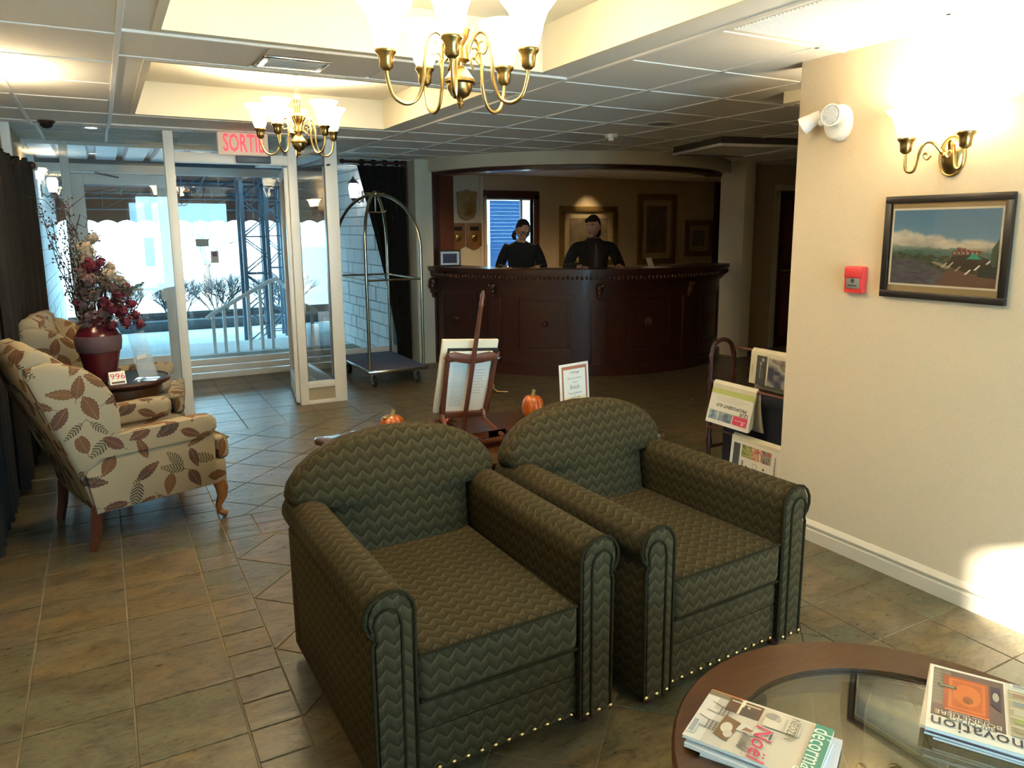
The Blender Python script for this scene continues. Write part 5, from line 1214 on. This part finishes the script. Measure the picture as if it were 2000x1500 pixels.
person('woman with tied up dark hair, glasses and a black sweater looking down behind the desk', (4.31, 7.70, 0), radians(-30), .985, radians(18), radians(30), 1.0, True)
person('man in a dark jacket, shirt and tie behind the desk, looking aside to the woman', (4.955, 7.15, 0), radians(-20), .995, radians(-38), radians(8), 1.22, False)

# ================================================================== RIGHT WALL
sc = thing('wall_sconce', 'brass two armed wall sconce with frosted glass shades above the framed photo', 'wall lamp', (WX, 1.905, 1.905), 0, 'wall sconces')
def ovalplate():
    pl_ = MB(); n = 28; prof = [(1.0,0),(1.0,-.006),(.93,-.012),(.88,-.011),(.80,-.018),(.45,-.036),(0,-.040)]; vs = []
    for k in range(n):
        a = 2*pi*k/n
        for r, d in prof: vs.append((d, .058*r*cos(a), .085*r*sin(a)))
    m = len(prof); return pl_.add(vs, [(k*m+j, ((k+1) % n)*m+j, ((k+1) % n)*m+j+1, k*m+j+1) for k in range(n) for j in range(m-1)])
SHADE = [(.026,0),(.036,.014),(.043,.035),(.050,.06),(.062,.085),(.082,.105),(.088,.112),(.084,.110),(.060,.086),(.047,.06),(.040,.035),(.033,.016),(.024,.004)]
CUP = [(.010,-.062),(.022,-.052),(.024,-.03),(.026,-.015),(.034,-.006),(.036,.0),(.034,.004),(.0,.004)]
def sconce(t, watts=None):
    part('back_plate', ovalplate(), m_brass, t); part('centre_knob', MB().lathe([(.014,0),(.018,.01),(.010,.022),(0,.026)],12).v and MB().ell((-.05,0,0),(.016,.016,.016),12,8), m_brass, t)
    for s in (-1, 1):
        pts = [(-.03,s*.01,-.01),(-.08,s*.03,.045),(-.10,s*.055,.055),(-.115,s*.072,.02),(-.12,s*.085,-.05),(-.125,s*.105,-.062),(-.13,s*.122,-.045),(-.13,s*.125,.02)]
        a = part('arm', MB().tube(smoothp(pts), .0065, 8), m_brass_l, t)
        part('scroll', MB().tube(smoothp([(-.10,s*.03,.0),(-.105,s*.045,-.015),(-.105,s*.06,0),(-.105,s*.052,.014),(-.105,s*.045,.004)]), .004, 6), m_brass_l, a)
        part('cup', MB().lathe(CUP,18,(-.13,s*.125,.075)), m_brass, a, ang=50); part('shade', MB().lathe(SHADE,28,(-.13,s*.125,.079)), m_shade, a, ang=60)
        lamp('sconce_bulb', (-.13,s*.125,.155), watts or P_SCONCE, (1,.81,.53), t, .025)
def smoothp(pts, n=4):
    P = [Vector(p) for p in pts]; out = []
    for i in range(len(P)-1):
        p0, p1, p2, p3 = P[max(i-1,0)], P[i], P[i+1], P[min(i+2,len(P)-1)]
        for k in range(n):
            t = k/n; out.append(.5*((2*p1)+(p2-p0)*t+(2*p0-5*p1+4*p2-p3)*t*t+(3*p1-p0-3*p2+p3)*t**3))
    out.append(P[-1]); return out
sconce(sc)
s2 = thing('wall_sconce', 'wall sconce lighting the hall on the far side of the beige partition', 'wall lamp', (WX+.14, 2.25, 1.905), pi, 'wall sconces'); sconce(s2)
s3 = thing('wall_sconce', 'wall sconce on the left wall past the end of the dark curtain', 'wall lamp', (-.62, 4.66, 2.06), pi, 'wall sconces'); sconce(s3, 8.0)

fp = thing('framed_photo', 'black framed lakeside photograph on the beige wall below the sconce', 'picture', (WX, 2.18, 1.305))
fw_, fh_ = .548, .445
for a in ((0,fw_,0,.030),(0,fw_,fh_-.030,fh_),(0,.030,.030,fh_-.030),(fw_-.030,fw_,.030,fh_-.030)): part('frame_bar', B(-.024,-.001,-a[1],-a[0],a[2],a[3]), m_frame_b, fp, bevel=.003)
part('mat_board', B(-.010,-.002,-fw_+.03,-.03,.03,fh_-.03), m_mat_tan, fp)
ph_ = part('photo', B(-.013,-.010,-fw_+.036,-.036,.056,.392), m_paper, fp)
pp = Print(); pw, phh = .460, .318
from mathutils import noise as mn
def fbm(x, y, o=5): return mn.fractal(Vector((x, y, 3.7)), 1.0, 2.0, o)
def lerp3(a, b, t): t = max(0, min(1, t)); return tuple(a[i]+(b[i]-a[i])*t for i in range(3))
def scene_col(u, v):
    sky = lerp3((.19,.38,.62), (.09,.24,.48), (v-.5)/.5)
    top = .74-.16*u+.045*fbm(u*5, 1)+.03*fbm(u*14, 2); bot = .52-.03*u
    c = sky
    if v < top: c = lerp3(sky, lerp3((.78,.77,.74), (.36,.38,.42), .55*(top-v)/.2+.5*fbm(u*7, v*12)), (top-v)*22)
    if v < bot+.02*fbm(u*9, 4): c = lerp3((.30,.40,.42), (.09,.19,.19), (bot-v)*14+.5*fbm(u*10, v*16))
    tree = .43-.10*u+.035*fbm(u*16, 7)+.03*(fbm(u*3, 9))
    if v < tree and u < .7: c = lerp3((.035,.055,.035), (.10,.13,.09), .5+1.1*fbm(u*30, v*36))
    shore = .33-.20*max(0, (u-.3)/.3)
    if v < shore and u < .62: c = lerp3((.075,.080,.125), (.14,.15,.19), .5+.8*fbm(u*14, v*60))
    return c
NX, NY = 96, 66
for i in range(NX):
    for j in range(NY):
        pp.rect(pw*i/NX, phh*j/NY, pw*(i+1)/NX, phh*(j+1)/NY, scene_col((i+.5)/NX, (j+.5)/NY)); pp.k -= 1
pp.k += 1
pp.poly([(pw*.46,0),(pw*.57,phh*.20),(pw*.66,phh*.26),(pw,phh*.14),(pw,0)], (.16,.085,.07)); pp.poly([(pw*.40,phh*.305),(pw*.56,phh*.22),(pw*.60,phh*.25),(pw*.44,phh*.32)], (.36,.33,.26))
pp.poly([(pw*.55,phh*.27),(pw*.60,phh*.40),(pw*.80,phh*.42),(pw*.93,phh*.36),(pw,phh*.12),(pw*.72,phh*.19)], (.035,.030,.025))
for x, z, w_, h_ in ((.60,.40,.03,.06),(.64,.41,.035,.09),(.685,.41,.035,.085),(.73,.42,.12,.06)): pp.rect(pw*x,phh*z,pw*(x+w_),phh*(z+h_),(.20,.045,.04)); pp.k -= 1
pp.k += 1
for i in range(6): pp.rect(pw*(.61+.04*i),phh*.42,pw*(.625+.04*i),phh*.45,(.5,.42,.36)); pp.k -= 1
pp.k += 1
pp.rect(pw*.75,phh*.47,pw*.90,phh*.50,(.5,.45,.4)); pp.poly([(pw*.73,phh*.36),(pw*.79,phh*.44),(pw*.87,phh*.36)], (.02,.42,.36)); pp.poly([(pw*.44,phh*.335),(pw*.455,phh*.36),(pw*.48,phh*.335)], (.03,.32,.28))
for a, b in ((.50,.24),(.56,.25),(.63,.20),(.72,.16),(.80,.22),(.90,.30)): pp.poly([(pw*a,phh*b),(pw*(a+.05),phh*(b+.07)),(pw*(a+.06),phh*(b+.06)),(pw*(a+.02),phh*b)], (.62,.58,.52))
pp.poly([(pw*.84,phh*.14),(pw*.86,phh*.24),(pw,phh*.28),(pw,phh*.12)], (.015,.018,.015)); pp.poly([(pw*.94,phh*.30),(pw*.95,phh*.50),(pw,phh*.62),(pw,phh*.28)], (.03,.045,.025))
pp.build('printing', ph_, (-.0135,-.044,.065), (0,-1,0), (0,0,1), m_ink_gloss)
part('glazing', B(-.0165,-.0158,-fw_+.03,-.03,.03,fh_-.03), glass_mat('picture_glass',(1,1,1),1.35), fp, smooth=False)

fa_ = thing('fire_alarm_station', 'red fire alarm pull station on the beige wall left of the framed photo', 'fire alarm', (WX, 2.31, 1.31))
part('housing', B(-.035,0,-.05,.05,0,.125), m_red, fa_, bevel=.006); part('cover_plate', B(-.042,-.035,-.046,.046,.072,.120), m_red, fa_, bevel=.004)
lv = part('pull_plate', B(-.040,-.035,-.034,.034,.022,.070), mat('grey_label',(.22,.22,.20),.4), fa_, bevel=.002); pp = Print(); pp.disc(.0,.012,.010,(.05,.05,.05)); pp.rect(-.024,-.013,.024,-.008,(.05,.05,.05)); pp.build('printing', lv, (-.0405,0,.046), (0,-1,0), (0,0,1))
em = thing('emergency_light', 'white emergency light with one swivelled lamp head on the beige wall', 'emergency light', (WX, 2.46, 2.105))
def axis_lathe(prof, n, o, d):
    mb = MB().lathe(prof, n); q = Vector((0,0,1)).rotation_difference(Vector(d).normalized()).to_matrix().to_4x4(); m = Matrix.Translation(o) @ q; mb.v = [tuple(m @ Vector(p)) for p in mb.v]; return mb
bm_ = axis_lathe([(.085,0),(.085,.02),(.075,.05),(.06,.055),(0,.058)], 28, (0,0,0), (-1,0,0)); bm_.v = [(x, y*.78, z) for x, y, z in bm_.v]
part('base', bm_, m_white, em, ang=30)
l1 = part('lamp_head', axis_lathe([(.038,0),(.050,.03),(.052,.05),(.046,.052),(.043,.046),(0,.044)], 22, (-.05,-.01,.025), (-.95,-.12,.05)), m_white, em, ang=30); part('lens', axis_lathe([(0,.046),(.042,.046),(.042,.050),(0,.053)], 18, (-.05,-.01,.025), (-.95,-.12,.05)), m_bulb_day, l1)
part('knuckle', MB().ell((-.05,.075,.005),(.016,.016,.016),10,8).tube([(-.03,.04,.005),(-.05,.075,.005),(-.055,.10,.02)], .008), m_white, em)
part('lamp_head', axis_lathe([(.026,-.05),(.030,-.03),(.034,0),(.040,.025),(.042,.045),(.036,.047),(0,.044)], 20, (-.06,.125,.02), (-.35,.75,-.45)), m_white, em, ang=30)

# ================================================================== NEWSPAPER RACK
nr = thing('newspaper_rack', 'dark wooden newspaper rack with turned posts standing past the end of the beige wall', 'rack', (3.42, 3.15, 0))
for y in (-.36, .33):
    for x in (-.09, .10): part('post', MB().lathe([(.012,0),(.02,.03),(.013,.06),(.018,.14),(.014,.2),(.024,.26),(.014,.30),(.019,.45),(.015,.6),(.022,.66),(.013,.70),(.02,.74),(.012,.78),(.018,.82),(.0,.86)],12,(x,y,0)), m_wood_d, nr)
    part('end_arch', MB().tube(smoothp([(-.09,y,.80),(-.07,y,.885),(0,y,.915),(.07,y,.885),(.10,y,.80)]), .014, 8), m_wood_d, nr)
    part('end_stretcher', MB().tube([(-.09,y,.22),(.10,y,.22)], .012, 8).tube([(-.09,y,.58),(.10,y,.58)], .012, 8), m_wood_d, nr)
RODS = ((.10,.86),(-.09,.655),(-.105,.36))
for x, z in RODS: part('rod', MB().tube([(x,-.36,z),(x,.33,z)], .009, 8), m_wood_r, nr)
part('sling', B(.02,.03,-.35,.32,.10,.62), m_navy, nr, bevel=.004)
def newspaper(label, x, z, y0, y1, df, dbk, sp, fn):
    t = thing('newspaper', label, 'newspaper', (3.42+x, 3.15, z), 0, 'newspapers on the rack')
    mb = MB()
    for k in range(5):
        g = .011+.0022*k; f = df-.006*k; b_ = dbk-.008*k; s1 = sp*(1-.17*k); s2 = sp*.9*(1-.15*k)
        c = [(-g-s1,-f),(-g-.002,-.03),(-g,0),(0,g),(g,0),(g+.002,-.03),(g+s2,-b_)]; th = .0012
        mb.prism([(p[0], p[1]) for p in c]+[(p[0]*.93, p[1]-th if i in (2,3,4) else p[1]) for i, p in reversed(list(enumerate(c)))], y0, y1, 'y')
    part('sheets', mb, m_paper_y, t, smooth=False, merge=False)
    p = Print(); p.eps = .0002; fn(p, y1-y0, df)
    g = .020+.0008; u_ = Vector((-g-sp,0,-df))-Vector((-g,0,-.03)); L_ = u_.length
    # page face hangs from the rod; printing laid on it
    o = Vector((-g-sp-.0012, y1, -df)); v_ = -u_.normalized()
    p.build('printing', t, o, (0,-1,0), v_)
    return t
def np1(p, w, h):
    p.rect(0,0,w,h*.93,(.62,.58,.46)); p.rect(w*.10,0,w*.26,h*.90,(.07,.07,.06)); p.rect(w*.28,0,w,h*.86,(.22,.23,.22)); p.photo(w*.29,0,w*.99,h*.85,34,16,((.05,.05,.08),(.22,.23,.22),(.38,.37,.33),(.13,.10,.09),(.45,.36,.28),(.30,.32,.31)),4.3,5.0); p.disc(w*.42,h*.45,.03,(.05,.05,.09),.012); p.disc(w*.82,h*.55,.025,(.42,.30,.22)); p.disc(w*.66,h*.15,.03,(.30,.10,.06)); p.rect(w*.62,h*.62,w*.9,h*.8,(.40,.40,.36)); p.rect(w*.16,h*.2,w*.175,h*.7,(.25,.25,.22)); p.rect(w*.195,h*.2,w*.20,h*.55,(.25,.25,.22)); p.disc(w*.20,h*.78,.012,(.35,.30,.28)); p.disc(w*.17,h*.66,.010,(.30,.26,.24)); p.rect(w*.04,h*.25,w*.055,h*.6,(.42,.39,.32)); p.rect(w*.28,h*.86,w*.3,h*.9,(.4,.4,.35))
def np2(p, w, h):
    p.rect(0,0,w,h*.93,(.70,.68,.60)); p.rect(0,h*.78,w,h*.93,(.45,.50,.16)); p.lines(w*.15,w*.9,h*.60,h*.76,5,(.55,.53,.45),.4,.2)
    p.text('QUE', w*.84, h*.395, .027, (.07,.07,.06), pi, 1.25, 0, .0008); p.text('PROPOSENT-ILS?', w*.53, h*.500, .027, (.07,.07,.06), pi, 1.25, 0, .0008)
    p.rect(w*.05,h*.335,w*.95,h*.345,(.25,.30,.2)); p.photo(w*.05,h*.10,w*.26,h*.33,12,10,((.08,.14,.24),(.20,.28,.38),(.36,.42,.45)),5.5); p.photo(w*.28,h*.10,w*.60,h*.33,16,10,((.08,.11,.16),(.20,.25,.30),(.33,.35,.36)),6.6); p.rect(w*.62,h*.10,w*.95,h*.33,(.62,.06,.12)); p.rect(w*.66,h*.215,w*.92,h*.232,(.72,.45,.42)); p.disc(w*.85,h*.17,.010,(.7,.4,.4))
def np3(p, w, h):
    p.rect(0,0,w,h*.93,(.74,.72,.66)); p.rect(w*.05,0,w*.17,h*.86,(.07,.08,.08)); p.photo(w*.20,h*.55,w*.38,h*.86,12,10,((.20,.24,.06),(.42,.42,.16),(.10,.12,.05)),1.1); p.photo(w*.38,h*.55,w*.56,h*.86,12,10,((.50,.10,.07),(.62,.45,.30),(.40,.08,.06),(.7,.6,.45)),2.2); p.photo(w*.56,h*.55,w*.72,h*.86,12,10,((.05,.06,.09),(.30,.33,.30),(.45,.15,.10),(.12,.14,.17)),3.3); [p.rect(w*.22+(.035 if k > 6 else 0),h*(.12+.05*(k % 7)),w*.255+(.035 if k > 6 else 0),h*(.15+.05*(k % 7)),INK) for k in range(12)]; p.poly([(w*.60,h*.36),(w*.64,h*.40),(w*.60,h*.44)],INK); p.disc(w*.46,h*.40,.018,(.15,.15,.15)); p.disc(w*.46,h*.40,.0155,(.74,.72,.66)); [p.rect(w*.79,h*(.35+.05*k),w*.81,h*(.38+.05*k),(.12,.12,.12)) for k in range(9)]; p.rect(w*.78,h*.2,w*.93,h*.3,(.5,.1,.07))
newspaper('colour photo newspaper over the top rod of the rack', .10, .86, -.35, .16, .20, .24, .012, np1)
newspaper('yellow topped newspaper with an upside down headline over the middle rod', -.09, .655, -.07, .285, .24, .26, .055, np2)
newspaper('newspaper with a row of small photos over the lowest rod', -.105, .36, -.35, .09, .24, .20, .02, np3)

# ================================================================== CEILING FIXTURES
def chandelier(t):
    part('canopy', MB().lathe([(.005,-.062),(.012,-.055),(.018,-.045),(.045,-.03),(.058,-.012),(.062,0)],24,flute=-.05), m_brass_l, t, ang=20)
    ln = MB()
    for k in range(6):
        z = -.065-.018*k; c = [(.007*cos(a),0,z+.012*sin(a)) if k % 2 else (0,.007*cos(a),z+.012*sin(a)) for a in [2*pi*i/12 for i in range(12)]]; ln.tube(c, .0022, 5, closed=True)
    part('chain', ln, m_brass_l, t, merge=False)
    part('column', MB().lathe([(0,-.165),(.012,-.170),(.022,-.18),(.030,-.195),(.032,-.205),(.026,-.22),(.021,-.25),(.027,-.285),(.040,-.297),(.043,-.305),(.038,-.318),(.033,-.335),(.018,-.352),(.016,-.36),(.034,-.365),(.036,-.40),(.020,-.41),(.016,-.425)],24), m_brass, t, ang=30)
    part('lower_bulb', MB().lathe([(.016,-.420),(.030,-.432),(.045,-.455),(.052,-.462),(.053,-.472),(.044,-.478),(.042,-.495),(.030,-.515),(.012,-.525),(.008,-.533),(.012,-.54),(.006,-.552),(0,-.56)],24), m_brass, t, ang=30)
    for k in range(5):
        a = 2*pi*k/5+t.get('turn', 0.0); R = Matrix.Rotation(a, 4, 'Z')
        pts = [R @ Vector(p) for p in smoothp([(.03,0,-.385),(.045,0,-.345),(.075,0,-.315),(.105,0,-.335),(.118,0,-.40),(.122,0,-.47),(.145,0,-.53),(.185,0,-.548),(.225,0,-.525),(.243,0,-.47),(.245,0,-.44)])]
        ar = part('arm', MB().tube(pts, .0065, 8), m_brass_l, t, ang=80)
        part('scroll', MB().tube([R @ Vector(p) for p in smoothp([(.07,0,-.35),(.09,0,-.345),(.10,0,-.365),(.09,0,-.385),(.07,0,-.38),(.06,0,-.40),(.075,0,-.42)])], .004, 6), m_brass_l, ar)
        c = R @ Vector((.245,0,-.385)); part('cup', MB().lathe(CUP,18,c), m_brass, ar, ang=50); part('shade', MB().lathe([(r*1.04, z*1.32) for r, z in SHADE],28,c+Vector((0,0,.004))), m_shade, ar, ang=60)
        lamp('chandelier_bulb', c+Vector((0,0,.10)), P_CHAND, (1,.84,.60), t, .025)
for loc, turn, lab in (((1.20,2.60,TZ),.42,'five arm brass chandelier with frosted shades in the nearer ceiling coffer'),((1.20,5.13,TZ),.18,'five arm brass chandelier with frosted shades in the farther coffer, before the entrance')):
    t = thing('chandelier', lab, 'chandelier', loc, 0, 'brass chandeliers'); t['turn'] = turn; chandelier(t); del t['turn']
    if turn > .3: t.scale = (1.08,1.08,1.08)
ex = thing('exit_sign', 'beige SORTIE exit sign with lit red letters over the vestibule door', 'exit sign', (.93, 6.80, 2.245))
part('housing', B(0,.40,0,.07,0,.18), mat('beige_sign_housing',(.60,.50,.38),.5, emit=(.60,.46,.34), estr=.22), ex, bevel=.004); part('hanger', B(.17,.23,.02,.05,.18,.186), m_white, ex)
m_exit = print_mat('lit_red_letters'); b_ = m_exit.node_tree.nodes['Principled BSDF']; b_.inputs['Emission Color'].default_value = (1,.06,.08,1); b_.inputs['Emission Strength'].default_value = .8
pp = Print(); pp.text('SORTIE', .20, .090, .205, (.75,.06,.09), 0, .50, 0, .004); pp.build('lettering', ex, (0,-.001,0), (1,0,0), (0,0,1), m_exit)
av = thing('air_vent', 'metal supply air vent in the ceiling between the two coffers', 'vent', (.905, 3.89, H-.004))
part('frame', MB().box(-.155,.155,-.12,-.09,-.012,0).box(-.155,.155,.09,.12,-.012,0).box(-.155,-.125,-.09,.09,-.012,0).box(.125,.155,-.09,.09,-.012,0), m_chrome, av, bevel=.003)
for k in range(7): part('louvre', B(-.125,.125,-.010,.010,-.001,.001), m_tbar, av, loc=(0,-.078+.026*k,-.008), rot=(radians(35),0,0))
part('backing', B(-.125,.125,-.09,.09,-.002,0), m_steel, av)
sd = thing('smoke_detector', 'white smoke detector on the ceiling tiles before reception', 'smoke detector', (3.98, 5.49, H-.003))
part('base', MB().lathe([(.0,-.03),(.045,-.03),(.055,-.02),(.062,0)],22), m_white, sd); part('sensor_cage', MB().lathe([(0,-.056),(.02,-.055),(.026,-.045),(.026,-.03)],16), m_white, sd)
sp_ = thing('ceiling_speaker', 'round grey ceiling speaker grille in the hall ceiling', 'speaker', (3.93, 4.77, H-.003))
part('rim', MB().lathe([(.10,0),(.112,-.004),(.118,-.003),(.12,0)],28), m_tile_c, sp_); part('grille', MB().lathe([(0,-.006),(.06,-.005),(.10,-.001)],28), mat('speaker_mesh',(.30,.29,.27),.7), sp_)
dc = thing('dome_camera', 'small dark dome camera on the ceiling by the left jamb', 'camera', (-.27, 6.72, H-.003))
part('base', MB().lathe([(0,-.02),(.05,-.02),(.058,-.012),(.06,0)],20), m_wood_d, dc); part('dome', MB().lathe([(0,-.058),(.02,-.055),(.038,-.042),(.046,-.02)],20), m_black, dc)
dl = thing('downlight', 'lit recessed downlight in the vestibule ceiling', 'light', (.02, 7.55, HV-.003))
part('rim', MB().lathe([(.045,-.004),(.07,-.008),(.075,0)],22), m_white, dl); part('lens', MB().lathe([(0,-.006),(.045,-.004)],18), m_lantern, dl)
lb = thing('ceiling_light_box', 'unlit drop light box with dark sides and pale rim under the hall ceiling', 'light', (4.93, 5.14, H-.003), radians(-14))
part('side', MB().box(0,.80,0,.03,-.06,0).box(0,.80,.90,.93,-.06,0).box(0,.03,.03,.90,-.06,0).box(.77,.80,.03,.90,-.06,0), mat('dark_fixture_side',(.05,.045,.04),.7), lb); part('rim', MB().box(-.01,.81,-.01,.02,-.085,-.06).box(-.01,.81,.91,.94,-.085,-.06).box(-.01,.02,.02,.91,-.085,-.06).box(.78,.81,.02,.91,-.085,-.06), m_white, lb, bevel=.003); part('diffuser', B(.02,.78,.02,.91,-.075,-.065), m_white, lb)
dp = thing('ceiling_diffuser', 'ribbed white return air panel in the ceiling above the sconce', 'vent', (2.62, 2.11, H-.004))
part('panel', B(-.28,.28,-.29,.29,-.004,0), m_white, dp)
rb = MB()
for k in range(30): rb.box(-.275,.275,-.285+.0195*k,-.285+.0195*k+.009,-.008,-.004)
o = part('rib', rb, m_white, dp, smooth=False); o['kind'] = 'stuff'
